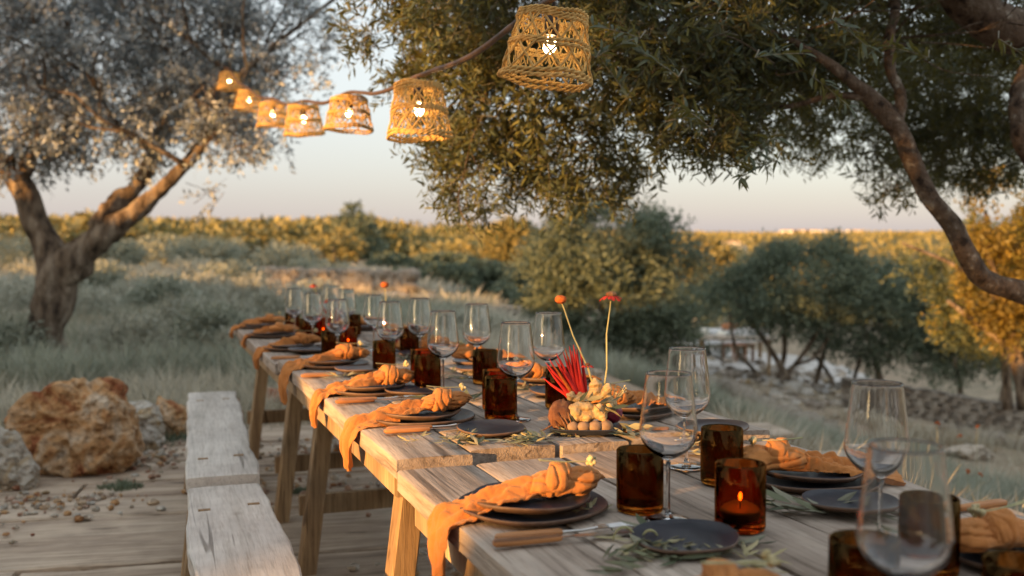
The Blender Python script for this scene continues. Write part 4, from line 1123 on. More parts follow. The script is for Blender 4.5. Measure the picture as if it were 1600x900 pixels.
# stone kerb running down beside the lavender
def stone_line(name, label, pts_px, n, size, mat, seed, cat='stone edging'):
    rs = random.Random(seed)
    t = None
    ms = [rock_mesh('stone', seed + k, mat, (1, .8, .55), 2, detail=.06) for k in range(4)]
    for i in range(n):
        k = i / (n - 1) * (len(pts_px) - 1); j = min(int(k), len(pts_px) - 2); a = k - j
        q = T(pts_px[j][0] * (1 - a) + pts_px[j + 1][0] * a, pts_px[j][1] * (1 - a) + pts_px[j + 1][1] * a, 3)
        if t is None:
            t = thing(name, label, cat, tuple(q)); o0 = q.copy()
        s = size * rs.uniform(.7, 1.3)
        o = link('stone', ms[i % 4], t, tuple(Vector((q.x, q.y, q.z + s * .45)) - o0), (rs.uniform(-.2, .2), rs.uniform(-.2, .2), rs.uniform(0, 6)))
        o.scale = (s, s, s)
stone_line('stone_edging', 'line of white stones running down the slope past the lavender', [(1135, 612), (1180, 636), (1240, 664), (1300, 688)], 44, 0.20, M['rock_pale'], 40)
stone_line('stone_edging', 'row of pale stones on the slope below the dry stone wall', [(1470, 672), (1530, 690), (1600, 705)], 22, 0.15, M['rock_pale'], 44)
rock(1515, 722, T(1515, 715, 3).y, 90, 26, M['rock_pale'], 48, 'white flat rock lying in the meadow at right', sub=4)

def stone_wall(name, label, pa, pb, height, rows, sl, depth, mat, seed, cap=True):
    A, B_ = Vector(pa), Vector(pb)
    d = B_ - A; L = math.hypot(d.x, d.y); ang = math.atan2(d.y, d.x)
    t = thing(name, label, 'wall', tuple(A))
    rs = random.Random(seed)
    core = MB(); nn = 12
    vs = []; fs = []
    nrm = Vector((-d.y, d.x, 0)).normalized()
    for i in range(nn + 1):
        q = A + d * (i / nn); g = terrain(q.x, q.y)
        for sgn in (-1, 1):
            for zz in (g - .2, g + height * .93): vs.append(tuple(Vector((q.x, q.y, 0)) + nrm * sgn * depth * .36 + Vector((0, 0, zz)) - A))
    for i in range(nn):
        o = i * 4
        fs += [(o, o + 4, o + 5, o + 1), (o + 2, o + 3, o + 7, o + 6), (o + 1, o + 5, o + 7, o + 3)]
    fs += [(0, 1, 3, 2), (nn * 4, nn * 4 + 2, nn * 4 + 3, nn * 4 + 1)]
    core.add(vs, fs); core.build('core', M['wall_stone'], t, smooth=False)
    ms = [rock_mesh('stone', seed + k, mat, (1, 1, 1), 2, rough=.15, cuts=8, detail=.05) for k in range(6)]
    rh = height / rows
    for r_ in range(rows):
        x = rs.uniform(-sl * .3, 0)
        while x < L:
            w_ = sl * rs.uniform(.6, 1.4)
            q = A + d * min(1, max(0, (x + w_ / 2) / L)); g = terrain(q.x, q.y)
            o = link('stone', rs.choice(ms), t, (q.x - A.x, q.y - A.y, g + rh * (r_ + .5) - A.z + rs.uniform(-.01, .01)), (rs.uniform(-.08, .08), rs.uniform(-.08, .08), ang + rs.uniform(-.1, .1)))
            o.scale = (w_ * .56, depth * .55, rh * .58)
            x += w_
    return t
A = T(1322, 638, 6); B_ = T(1680, 690, 6)
stone_wall('dry_stone_wall', 'brown dry stone wall across the slope under the right hand olives', A, B_, 0.52, 6, 0.26, 0.4, M['wall_stone'], 60)
A = P(388, 452, 25); A.z = terrain(A.x, A.y); B_ = P(644, 458, 21); B_.z = terrain(B_.x, B_.y)
stone_wall('field_wall', 'long pale field wall beyond the far end of the table', A, B_, 0.74, 3, 0.42, 0.45, M['rock_pale'], 66)
A = T(1060, 560, 8); B_ = T(1300, 583, 8)
# patio furniture down the slope
def far_table(label, px, py, y, L, ang, top_mat, cloth):
    c = P(px, py, y); z0 = terrain(c.x, c.y)
    t = thing('patio_table', label, 'table', (c.x, c.y, z0), ang)
    MB().box((0, 0, .73), (L, .8, .04)).build('tabletop', top_mat, t, smooth=False)
    for i in (-1, 1):
        for j in (-1, 1): MB().box((i * (L / 2 - .15), j * .3, .355), (.07, .07, .71)).build('leg', M['leg_wood'], t, smooth=False)
    if cloth:
        mb = MB(); mb.box((0, 0, .60), (L + .03, .83, .32))
        o = mb.build('tablecloth', M['cloth_white'], None, (c.x, c.y, z0), smooth=False, label='white cloth draped over the far patio table', category='tablecloth')
        o.rotation_euler = (0, 0, ang)
far_table('white clothed long table on the far patio behind the big bush', 1125, 563, 25, 2.4, .5, M['leg_wood'], True)
far_table('pale bare wooden table on the path below the fan-stemmed olive', 1148, 592, 21, 1.7, -.25, M['ground_wood'], False)
def far_chair(label, px, py, y, ang):
    c = P(px, py, y); z0 = terrain(c.x, c.y)
    t = thing('patio_chair', label, 'chair', (c.x, c.y, z0), ang, 'rust coloured chairs on the far patio')
    MB().box((0, 0, .45), (.45, .45, .04)).build('seat', M['terracotta'], t, smooth=False)
    MB().box((0, .22, .80), (.43, .03, .30)).build('backrest', M['terracotta'], t, smooth=False)
    for i in (-1, 1):
        MB().box((i * .19, .2, .33), (.04, .04, .66)).build('leg', M['terracotta'], t, smooth=False)
        MB().box((i * .19, -.2, .215), (.04, .04, .43)).build('leg', M['terracotta'], t, smooth=False)
for i, (px, py, y, a) in enumerate([(1148, 562, 24.5, .4), (1164, 558, 26, 1.2)]):
    far_chair(['rust coloured chair at the near corner of the white clothed far table', 'rust coloured chair at the right end of the white clothed far table', 'rust coloured chair right under the pale bare patio table', 'rust coloured chair left under the pale bare patio table'][i], px, py, y, a)
def globe_lamp(px, py, y, r, label, tall=1.0):
    c = P(px, py, y); z0 = terrain(c.x, c.y); h = c.z - z0
    t = thing('garden_lantern', label, 'lantern', (c.x, c.y, z0), group='cream paper lanterns on the far patio')
    MB().ball((0, 0, h), (r, r, r * tall), 14, 10).build('shade', M['globe'], t)
    MB().tube([(0, 0, 0), (0, 0, h - r * tall)], .02, 6).build('post', M['bark'], t)
globe_lamp(1085, 512, 21, .12, 'tall cream lantern on a dark post above the wine glass rim', 1.8)
globe_lamp(1100, 522, 22, .14, 'round cream lantern just right of the tall one')
globe_lamp(1129, 525, 22, .15, 'cream lantern furthest right on the far patio', .8)

# far houses
def house(px, py, y, w_, h_, label):
    c = P(px, py, y); z0 = terrain(c.x, c.y)
    t = thing('white_house', label, 'house', (c.x, c.y, z0), group='white houses on the far hill')
    zb = min(z0, c.z) - z0
    hh = c.z - z0 + h_
    MB().box((0, 0, (zb + hh) / 2), (w_, w_ * .7, hh - zb)).build('wall', M['white_paint'], t, smooth=False)
    MB().box((0, 0, hh + .25), (w_ * 1.05, w_ * .75, .5), None, .6).build('roof', M['roof'], t, smooth=False)
    for i in (-1, 1):
        MB().box((i * w_ * .25, -w_ * .35 - .01, hh - h_ * .5), (w_ * .1, .06, h_ * .35)).build('window', M['dark_glass'], t, smooth=False)
house(1143, 388, 330, 6, 2.0, 'white house half way up the far hill, the largest one')
house(1156, 390, 335, 4, 1.2, 'small annex right of the large white far house')
for i, px in enumerate((1232, 1250, 1268, 1300, 1335)):
    house(px, 365, 640, 10, 2.0, ['leftmost tiny white house on the ridge of the far hill', 'second tiny ridge house from the left', 'middle tiny house on the ridge', 'fourth tiny ridge house from the left', 'rightmost tiny white house on the ridge'][i])

# the white farmhouse added unseen behind the camera, for bright strips in the wine glasses
fh_ = thing('reflection_house', 'white rendered farmhouse added unseen behind the camera to reflect in the glasses', 'house', (5.2, -6.0, terrain(5.2, -6)), R(8))
MB().box((0, 0, 1.6), (4.4, 5.0, 3.6)).build('wall', M['white_paint'], fh_, smooth=False)
MB().box((0, 0, 3.5), (4.8, 5.4, .2)).build('roof', M['roof'], fh_, smooth=False)
for k_, yy_ in enumerate((-1.4, 1.2)):
    w_ = MB().box((-2.21, yy_, 1.7), (.06, .8, 1.1)).build('window', M['dark_glass'], fh_, smooth=False)
    MB().box((-2.24, yy_, 1.1), (.14, .95, .07)).build('sill', M['rock_pale'], fh_, smooth=False)
MB().box((.6, 2.51, 1.05), (.95, .06, 2.1)).build('door', M['leg_wood'], fh_, smooth=False)

# ------------------------------------------------------------------ tables
TABS = [(-0.06, 1.925, 0.0, 0.0, 'nearest'), (1.955, 3.86, 0.018, 0.004, 'middle'), (3.885, 5.83, 0.0, -0.006, 'far')]
BOARDS = [(0.455, 0.617), (0.625, 0.814), (0.825, 0.984), (0.996, 1.166), (1.178, 1.352)]
def leg_mesh(p0, p1, a, b, seed):
    """square timber from p0 (top) to p1 (bottom)"""
    mb = MB(); vs = []
    d = Vector(p1) - Vector(p0)
    n = 8
    for i in range(n + 1):
        t = i / n; c = Vector(p0) + d * t
        k = 1.0
        for sx, sy in ((-1, -1), (-.86, -1), (.86, -1), (1, -1), (1, -.86), (1, .86), (1, 1), (.86, 1), (-.86, 1), (-1, 1), (-1, .86), (-1, -.86)):
            rr = 0.93 if abs(sx) == 1 and abs(sy) == 1 else 1
            vs.append((c.x + sx * a / 2 * k * rr, c.y + sy * b / 2 * k * rr, c.z))
    m = 12; fs = []
    for i in range(n):
        for j in range(m):
            fs.append((i * m + j, i * m + (j + 1) % m, (i + 1) * m + (j + 1) % m, (i + 1) * m + j))
    fs = [f[::-1] for f in fs]
    fs.append(tuple(range(m))); fs.append(tuple(n * m + j for j in range(m))[::-1])
    mb.add(vs, fs)
    return mb
def build_table(i, u0, u1, dz, dv, which):
    lab = {'nearest': 'nearest weathered grey plank table, in the front of the row', 'middle': 'middle weathered plank table of the row of three', 'far': 'far weathered plank table at the end of the row by the grass field'}[which]
    uc = (u0 + u1) / 2
    o = W(uc, 0.9, 0)
    t = thing('plank_table', lab, 'table', tuple(o), ROTU, 'plank tables set end to end')
    for k, (v0, v1) in enumerate(BOARDS):
        L = (u1 - u0) + random.uniform(-.012, .012) - (0.02 if k in (1, 3) else 0)
        ys = -0.03 if (which == 'nearest' and k >= 2) else 0
        me = plank_mesh('table_plank', L, v1 - v0, 0.045, M['table_wood'], i * 7 + k + .5, 0.004, 40, bev=0.004)
        link('board', me, t, ((v0 + v1) / 2 - .9 + dv + (0.006 if k == 0 else 0), random.uniform(-.008, .008) + (0.02 if k >= 2 and i == 0 else 0), TT + dz + (0.0015 * ((k * 2) % 3 - 1))), (0, 0, 0))
    zt = TT + dz - 0.049
    for yy in (-(u1 - u0) / 2 + .36, (u1 - u0) / 2 - .33):
        MB().box((0, yy, zt - .035), (0.80, .06, .066)).build('batten', M['leg_wood'], t, smooth=False)
        for sx in (-1, 1):
            lm_ = leg_mesh((sx * 0.30 - (.0), yy + .0, zt - .004), (sx * 0.385, yy + (.0), -0.02 + .04), .06, .075, i)
            lm_.build('leg', M['leg_wood'], t, angle=30)
        MB().box((0, yy + .052, 0.26), (0.80, .028, .07)).build('stretcher', M['leg_wood'], t, smooth=False)
    MB().box((-.02, 0, 0.305), (.07, (u1 - u0) - .62, .05)).build('long_stretcher', M['leg_wood'], t, smooth=False)
    ap = plank_mesh('apron', (u1 - u0) - .14, .03, .05, M['leg_wood'], i + 3, .002, 10)
    link('apron', ap, t, (-.405, 0, zt - .002))
    return t
for i, a in enumerate(TABS): build_table(i, *a)

# ------------------------------------------------------------------ benches
def bench(label, u0, u1, v0a, v1a, v0b, v1b, top, seed, wave):
    uc = (u0 + u1) / 2; vca = (v0a + v1a) / 2; vcb = (v0b + v1b) / 2
    ang = math.atan2(vcb - vca, u1 - u0)
    o = W(uc, (vca + vcb) / 2, 0)
    t = thing('plank_bench', label, 'bench', tuple(o), ROTU - ang, 'bleached plank benches')
    wa, wb = v1a - v0a, v1b - v0b
    tp = lambda q: ((wa * (1 - q) + wb * q) / wa) * (1 + wave * math.sin(q * 9 + 1))
    me = plank_mesh('bench_plank', u1 - u0, wa, .052, M['bench_wood'], seed, .012, 40, taper=tp, bev=.006)
    link('seat', me, t, (0, 0, top))
    for yy in (-(u1 - u0) / 2 + .30, (u1 - u0) / 2 - .28):
        for sx in (-1, 1):
            leg_mesh((sx * wa * .32, yy, top - .055), (sx * wa * .50, yy, .03), .05, .055, seed).build('leg', M['leg_wood'], t, angle=30)
        for sx in (-1, 1):
            MB().box((sx * wa * .26, yy + sx * .012, top - .004), (.034, .016, .0125)).build('peg', M['leg_wood'], t, smooth=False)
        MB().box((0, yy + .045, .17), (wa * .8, .03, .05)).build('stretcher', M['leg_wood'], t, smooth=False)
bench('near bleached plank bench with wavy edge, running out of the bottom of the picture', 1.05, 3.27, 0.065, 0.335, 0.105, 0.33, 0.425, 2.2, .05)
bench('far bleached plank bench standing beyond the near one, slightly higher', 3.29, 5.25, 0.105, 0.335, 0.185, 0.415, 0.452, 5.7, .01)

# ------------------------------------------------------------------ tableware
def plate_mesh(name, r, h, seed):
    n = 48; prof = [(0.0, .0035), (r * .5, .0035), (r * .80, .0045), (r * .92, h * .75), (r, h), (r + .0015, h - .0015), (r + .001, h - .004), (r * .90, .001), (r * .62, 0), (0, 0)]
    mb = MB(); m = len(prof); vs = []; fs = []; mi = []
    for k in range(n):
        a = 2 * math.pi * k / n
        wv = 1 + .012 * math.sin(2 * a + seed) + .008 * math.sin(5 * a + seed * 2)
        for rr, z in prof: vs.append((rr * wv * math.cos(a), rr * wv * math.sin(a), z + (.0012 * math.sin(3 * a + seed) if rr > r * .85 else 0)))
    for k in range(n):
        k2 = (k + 1) % n
        for j in range(m - 1):
            fs.append((k * m + j, k2 * m + j, k2 * m + j + 1, k * m + j + 1)); mi.append(1 if j in (4, 5, 6) else 0)
    mb.add(vs, [f[::-1] for f in fs]); mb.mi = mi
    return mb.mesh(name, [M['plate'], M['plate_rim']], True, 60)
PL = {'dinner': [plate_mesh('dinner_plate', .127, .013, s) for s in (0, 1.7)], 'salad': [plate_mesh('salad_plate', .098, .013, s) for s in (3, 4.4)], 'side': [plate_mesh('side_plate', .078, .010, s) for s in (6, 7.3)]}
def surf(u):   # table surface height at u
    for a in TABS:
        if a[0] <= u <= a[1]: return TT + a[2] + .002
    return TT + .004
def plate(kind, u, v, z, label, i, group):
    o = link({'dinner': 'dinner_plate', 'salad': 'small_plate', 'side': 'side_plate'}[kind], PL[kind][i % 2], None, tuple(W(u, v, z)), (0, 0, i * 1.3), label=label, category='plate', group=group)
    return o

def napkin_meshes(d_edge, drop, seed, wid=1.0, hang=True, swing=0.0):
    """local frame: +x runs outward over the table edge, z = 0 at the upper plate surface; knot at x = -0.035"""
    rs = random.Random(seed)
    pl = 0.022                                    # height of the plates above the table
    # path
    xs = [-.03, .0, .05, d_edge * .55, d_edge - .035, d_edge + .008]
    path = [(-.035, .027), (0.0, .026), (.045, .022), (.085, .012), (min(.13, d_edge - .04), .0), (d_edge - .03, -pl + .016), (d_edge + .004, -pl + .006), (d_edge + .017, -pl - .022)]
    if hang: path += [(d_edge + .020, -pl - drop * .5), (d_edge + .012, -pl - drop)]
    else: path = path[:6] + [(d_edge - .005, -pl + .008)]
    # resample
    pts = [Vector((a, 0, b)) for a, b in path]
    cum = [0]
    for i in range(1, len(pts)): cum.append(cum[-1] + (pts[i] - pts[i - 1]).length)
    tot = cum[-1]; NS = 84; NQ = 44
    def cat(i, t):
        a, b, c, d = pts[max(i - 1, 0)], pts[i], pts[i + 1], pts[min(i + 2, len(pts) - 1)]
        return 0.5 * ((2 * b) + (c - a) * t + (2 * a - 5 * b + 4 * c - d) * t * t + (3 * b - a - 3 * c + d) * t ** 3)
    def at(s):
        for i in range(len(pts) - 1):
            if s <= cum[i + 1] or i == len(pts) - 2:
                return cat(i, min(1, max(0, (s - cum[i]) / (cum[i + 1] - cum[i]))))
    vs = []; fs = []
    ws = [(0, .020), (.12, .028), (.35, .046), (.60, .056), (.74, .056), (.88, .038), (1.0, .006)] if hang else [(0, .020), (.15, .030), (.5, .046), (.8, .05), (1, .044)]
    def wat(t):
        for (a, b), (c, d) in zip(ws, ws[1:]):
            if t <= c:
                k = (t - a) / (c - a); return b + (d - b) * k
        return ws[-1][1]
    ph = [rs.uniform(0, 6.28) for _ in range(6)]
    for i in range(NS + 1):
        t = i / NS; s = t * tot
        c = at(s); c2 = at(min(tot, s + .003)); c1 = at(max(0, s - .003))
        tg = (c2 - c1).normalized(); nm = Vector((-tg.z, 0, tg.x))
        if nm.z < 0 and nm.x < 0: nm = -nm
        hw = wat(t) * wid
        g = math.exp(-(t / .33) ** 2)             # gathered near the knot
        curl = .024 * g + .012 * math.exp(-((t - .45) / .3) ** 2)
        for j in range(NQ + 1):
            q = j / NQ * 2 - 1
            am = (.0058 * g + .0062 * (1 - g)) * (1 - .25 * abs(q))
            pleat = math.sin(q * (7.5 if g > .3 else 6.0) + ph[0] + 1.6 * math.sin(t * 3 + ph[1])) + .6 * math.sin(q * 13 + ph[2] + t * 4) + .4 * math.sin(q * 21 + ph[3] - 3 * t)
            nz = noise.noise(Vector((t * 9, q * 2.6, seed))) * .006 + noise.noise(Vector((t * 26, q * 6, seed + 3))) * .0028
            nz += .004 * noise.noise(Vector((t * 16 + q * 5, q * 2, seed + 8)))
            off = am * pleat + nz * (.5 + abs(math.sin(math.pi * min(1, t * 1.1)))) - curl * abs(q) ** 2.2
            side = hw * q * (1 - .18 * g * abs(q)) + .006 * noise.noise(Vector((t * 7, q, seed + 5))) + swing * t * t
            if t > .97 and hang: off *= .5
            if not hang or t < .62:
                low = (-.002 if c.x < .09 else -.0195)
            p = c + nm * off; p.y = side
            if c.x < d_edge - .03 and p.z < -.020: p.z = -.020 + .002 * abs(math.sin(q * 8))
            if c.x < .088 and p.z < .0015: p.z = .0015 + .003 * abs(math.sin(q * 9 + ph[4]))
            vs.append(tuple(p))
    for i in range(NS):
        for j in range(NQ):
            a = i * (NQ + 1) + j; fs.append((a, a + 1, a + NQ + 2, a + NQ + 1))
    tail = MB().add(vs, fs).mesh('napkin_tail', M['linen'], True, 180)
    # knot: a band of cloth wrapped round the gathered roll
    def barrel(x0, x1, r, squash, sd, tilt, amp):
        vs = []; fs = []; NA, NX = 44, 20
        for i in range(NX + 1):
            t = i / NX; x = x0 + (x1 - x0) * t
            e = math.sqrt(max(0, 1 - abs(2 * t - 1) ** 3.4))
            for k in range(NA):
                a = 2 * math.pi * k / NA
                fold = .0024 * math.sin(3 * math.sin(a + sd) + t * 11 + sd * 2) + .0014 * math.sin(t * 24 + 2.0 * math.sin(a) + sd)
                fold += .5 * amp * noise.noise(Vector((math.cos(a) * 1.6, math.sin(a) * 1.6, t * 3 + sd)))
                rr = (r + fold) * (.25 + .75 * e)
                vs.append((x + tilt * math.sin(a) * r, math.cos(a) * rr * 1.12, .030 + math.sin(a) * rr * squash))
        for i in range(NX):
            for k in range(NA):
                a, b = i * NA + k, i * NA + (k + 1) % NA
                fs.append((a, b, b + NA, a + NA))
        fs.append(tuple(range(NA))[::-1]); fs.append(tuple(NX * NA + k for k in range(NA)))
        return vs, fs
    def shell(prof, NA, sq, wd2, crease, zc):
        """cloth body swept along -x: prof = (x, radius)"""
        vs = []; fs = []; NX = 34
        for i in range(NX + 1):
            t = i / NX * (len(prof) - 1); j = min(int(t), len(prof) - 2); k_ = t - j; k_ = k_ * k_ * (3 - 2 * k_)
            x = prof[j][0] + (prof[j + 1][0] - prof[j][0]) * (t - j); rr0 = prof[j][1] * (1 - k_) + prof[j + 1][1] * k_
            for k in range(NA):
                a = 2 * math.pi * k / NA
                rr = rr0 + crease(x, a) * min(1, rr0 / .02)
                vs.append((x + .010 * math.sin(a + seed), math.cos(a) * rr * wd2, max(.0015, zc + math.sin(a) * rr * sq)))
        for i in range(NX):
            for k in range(NA):
                a, b = i * NA + k, i * NA + (k + 1) % NA
                fs.append((a, a + NA, b + NA, b))
        fs.append(tuple(range(NA))); fs.append(tuple(NX * NA + k for k in range(NA))[::-1])
        return vs, fs
    def crs(freq, tw, am_):
        def f(x, a):
            v_ = math.sin(x * freq + tw * math.sin(a + seed) + 3.2 * noise.noise(Vector((x * 14, math.cos(a) * .8, math.sin(a) * .8 + seed))))
            return am_ * (1 - 2.4 * (1 - abs(v_)) ** 4) + .0038 * noise.noise(Vector((x * 34, math.cos(a) * 1.8, math.sin(a) * 1.8 + seed)))
        return f
    kb = MB()
    kb.add(*shell([(-.014, .022), (-.017, .0295), (-.024, .0315), (-.036, .0312), (-.046, .0305), (-.052, .0285), (-.055, .021)], 60, .86, 1.22, crs(150, 2.6, .0020), .026))
    knot = kb.mesh('napkin_knot', M['linen'], True, 180)
    eb = MB()
    eb.add(*shell([(.016, .015), (-.004, .022), (-.03, .024), (-.055, .023), (-.072, .0265), (-.092, .0255), (-.106, .018), (-.116, .008), (-.119, .002)], 60, .72, 1.42, crs(40, 5.5, .0030), .021))
    end = eb.mesh('napkin_end', M['linen'], True, 180)
    return tail, knot, end
def yarrow_mesh(seed):
    rs = random.Random(seed); hd = MB()
    for i in range(16):
        a = rs.uniform(0, 6.28); r = .011 * math.sqrt(rs.random())
        hd.ball((-.016 + rs.uniform(-.004, .004), r * math.cos(a), .012 + r * math.sin(a) * .6), rs.uniform(.0035, .0055), 6, 4, None, .4, i)
    st = MB()
    for i in range(4):
        st.tube([(-.014, rs.uniform(-.006, .006), .010), (.03, 0, .002), (.075, rs.uniform(-.006, .006), -.002)], .0009, 4)
    return hd.mesh('flower_head', M['yarrow'], True, 180), st.mesh('stalk', M['stemg'])
YAR = [yarrow_mesh(s) for s in (1, 2)]
def napkin(label, u, v, z, side, d_edge, drop, seed, wid=1.0, hang=True, swing=0.0, yaw=0.0, sc=1.0, flower=None, fl_lab=''):
    rz = ROTU + (math.pi if side == 'L' else 0) + yaw
    t = thing('linen_napkin', label, 'napkin', tuple(W(u, v, z)), rz, 'burnt orange knotted napkins')
    a, b, c = napkin_meshes(d_edge, drop, seed, wid, hang, swing)
    o = link('tail', a, t); s = o.modifiers.new('thickness', 'SOLIDIFY'); s.thickness = .0014
    kn = link('knot', b, t); ge = link('gathered_end', c, t)
    rs_ = random.Random(seed * 7); t.scale = (sc * rs_.uniform(.95, 1.04), sc * rs_.uniform(.94, 1.1), sc * rs_.uniform(.92, 1.12))
    for k_ in (kn, ge):
        k_.rotation_euler = (rs_.uniform(-.12, .12), 0, rs_.uniform(-.16, .16)); k_.location.z = .001
    fp = W(u, v, z) + Matrix.Rotation(rz, 3, 'Z') @ Vector((-.070, .012 if side == 'L' else -.012, .052))
    f = thing('dried_flower', fl_lab, 'dried flower', tuple(fp), rz, 'dried flowers tucked in the napkins', (0, R(-12), rz))
    h, st = YAR[seed % 2]
    link('flower_head', h, f); link('stalk', st, f)
    return t

def knife_parts():
    h = MB(); vs = []; n = 12
    secs = [(0, .0045, .003), (.004, .0085, .0055), (.03, .0088, .006), (.075, .0078, .0055), (.103, .0072, .005), (.106, .006, .004)]
    pts = []
    for x, a, b in secs:
        for k in range(n):
            an = 2 * math.pi * k / n
            ca, sa = math.cos(an), math.sin(an)
            pts.append((x, a * math.copysign(abs(ca) ** .6, ca), .0065 + b * math.copysign(abs(sa) ** .6, sa)))
    fs = []
    for i in range(len(secs) - 1):
        for k in range(n): fs.append((i * n + k, i * n + (k + 1) % n, (i + 1) * n + (k + 1) % n, (i + 1) * n + k))
    fs.append(tuple(range(n))[::-1]); fs.append(tuple((len(secs) - 1) * n + k for k in range(n)))
    h.add(pts, fs)
    bl = MB()
    out = [(.104, -.002, .002), (.122, -.002, .002), (.135, -.007, .006), (.215, -.010, .008), (.232, -.006, .008), (.236, 0, .004)]
    vs = []
    for x, y0, y1 in out:
        vs += [(x, y0, .0058), (x, y1, .0058), (x, y1, .0072), (x, y0, .0072)]
    fs = []
    for i in range(len(out) - 1):
        for k in range(4): fs.append((i * 4 + k, i * 4 + (k + 1) % 4, i * 4 + 4 + (k + 1) % 4, i * 4 + 4 + k))
    fs += [(0, 1, 2, 3), tuple(len(out) * 4 - 4 + k for k in (3, 2, 1, 0))]
    bl.add(vs, fs)
    fk = MB()
    fk.tube([(.104, 0, .006), (.14, 0, .006), (.165, 0, .008)], [.0028, .002, .003], 8)
    fk.box((.172, 0, .0085), (.022, .018, .0016))
    for k in range(4): fk.tube([(.182, -.0075 + k * .005, .0085), (.205, -.0078 + k * .0052, .010), (.226, -.0078 + k * .0052, .007)], [.0013, .0012, .0006], 5)
    return h.mesh('handle', M['olive_wood'], True, 50), bl.mesh('blade', M['steel'], True, 30), fk.mesh('tines', M['steel'], True, 60)
KH, KB, KF = knife_parts()
def cutlery(kind, px, py, ang, label, group=True):
    p = G(px, py, TT); u, v = UV(p)
    t = thing('table_knife' if kind == 'knife' else 'table_fork', label, kind, (p.x, p.y, surf(u)), ang, 'wooden handled cutlery')
    link('handle', KH, t); link('blade' if kind == 'knife' else 'tines', KB if kind == 'knife' else KF, t)
    return t

# left place settings: (plate centre px, py), drop, width, labels
ords = ['nearest', 'second', 'third', 'fourth', 'fifth', 'sixth', 'seventh', 'last']
LS = [(1120, 925, .10, 1.1, .03), (832, 796, .115, 1.12, -.10), (660, 668, .10, .95, .02), (582, 622, .085, .9, .08), (520, 580, .11, .75, .12), (457, 546, .08, .7, .10), (425, 526, .055, .7, .02), (408, 512, .05, .7, .0)]
for i, (px, py, drop, wd, yaw) in enumerate(LS):
    p = G(px, py, TT); u, v = UV(p)
    v = min(v, .70)
    if i == 0: u, v = .98, .575
    zs = surf(u)
    o = ords[i]
    plate('dinner', u, v, zs, f'large black plate under the {o} orange napkin on the left side of the tables', i, 'large black plates')
    plate('salad', u, v - .004, zs + .0115, f'smaller black plate stacked directly under the {o} left side napkin', i, 'smaller stacked black plates')
    napkin({0: 'orange knotted napkin cut off by the bottom edge of the picture', 1: 'bright sunlit orange napkin in the front with wide tail over the table edge', 2: 'second sunlit orange napkin from the front, long narrow tail at the table joint', 3: 'third sunlit orange napkin from the front, tail hanging by the splayed leg'}.get(i, f'{o} rust orange napkin from the front on the left side'),
           u, v + .012, zs + .018, 'L', v + .012 - .455 + .004, drop, i + 1, wd, True, .01 if i != 4 else .03, yaw, 1.0,
           fl_lab=f'dried pale flower tucked in the {o} left side napkin')
# right place settings
RS = [(1625, 868), (1290, 748), (1035, 652), (895, 606), (790, 574), (700, 553), (640, 537), (560, 515)]
for i, (px, py) in enumerate(RS):
    p = G(px, py, TT); u, v = UV(p)
    v = max(1.13, min(v, 1.17))
    zs = surf(u); o = ords[i]
    plate('dinner', u, v, zs, f'large black plate under the {o} orange napkin on the right side of the tables', i + 1, 'large black plates')
    plate('salad', u, v + .004, zs + .0115, f'smaller black plate stacked directly under the {o} right side napkin', i + 1, 'smaller stacked black plates')
    napkin({0: 'orange napkin on the plate cut by the right edge of the picture', 1: 'rust orange knotted napkin lying on the stacked plates right of the lit candle glass', 2: 'orange napkin just behind the ginger centrepiece on the right side'}.get(i, f'{o} orange napkin from the front on the right side'),
           u, v - .02, zs + .018, 'R', 1.352 - v + .02 - .01, .05, 20 + i, .85, False, 0, .05 - (.45 if i == 1 else .1 * (i % 2)), 1.0,
           fl_lab=f'dried pale flower tucked in the {o} right side napkin')
# side plates
for i, (px, py, lab) in enumerate([(1070, 855, 'bare small black plate in the front centre on a bed of leaves'), (768, 692, 'bare small black plate on leaves at the joint of the front tables'), (645, 628, 'small black plate half hidden behind the second left napkin'), (560, 592, 'small black plate between the third and fourth left napkins'),
                                   (1328, 797, 'bare small black plate at right in front of the candle glass'), (748, 590, 'small black plate behind the amber tumblers on the right side'), (1115, 690, 'small dark plate behind the tall dark tumbler at right centre'), (870, 628, 'small black plate right of the sunlit front tumbler'), (655, 566, 'small black plate far on the right side near the joint'), (480, 552, 'small black plate by the fifth left napkin')]):
    p = G(px, py, TT); u, v = UV(p)
    o = plate('side', u, v, surf(u) + .008, lab, i, 'small bare black plates'); o.rotation_euler = (R(1.5), R(-1), i)
# cutlery on the left
ang0 = ROTU - R(3)
for i, (px, py) in enumerate([(770, 858), (600, 692), (524, 643), (470, 600), (423, 563)]):
    cutlery('knife', px, py, ang0, f'{["front", "second", "third", "fourth", "fifth"][i]} wooden handled knife beside the left side plates')
    p = G(px, py, TT) + V * .012 + U * .024
    t = thing('table_fork', f'{["front", "second", "third", "fourth", "fifth"][i]} wooden handled fork lying just beyond the knife on the left', 'fork', (p.x, p.y, surf(UV(p)[0])), ang0 + R(1), 'wooden handled cutlery')
    link('handle', KH, t); link('tines', KF, t)
for i, (px, py, a) in enumerate([(1570, 792, math.pi + ROTU + .05), (1045, 690, ROTU + 2.9), (700, 560, ROTU + 3.1), (1215, 705, ROTU + 3.0)]):
    cutlery('knife', px, py, a, ['wooden handled knife at the right edge of the near table', 'wooden handled knife below the right napkin behind the tall glasses', 'wooden handled knife far on the right side', 'wooden handled knife left of the right hand stacked plates'][i])

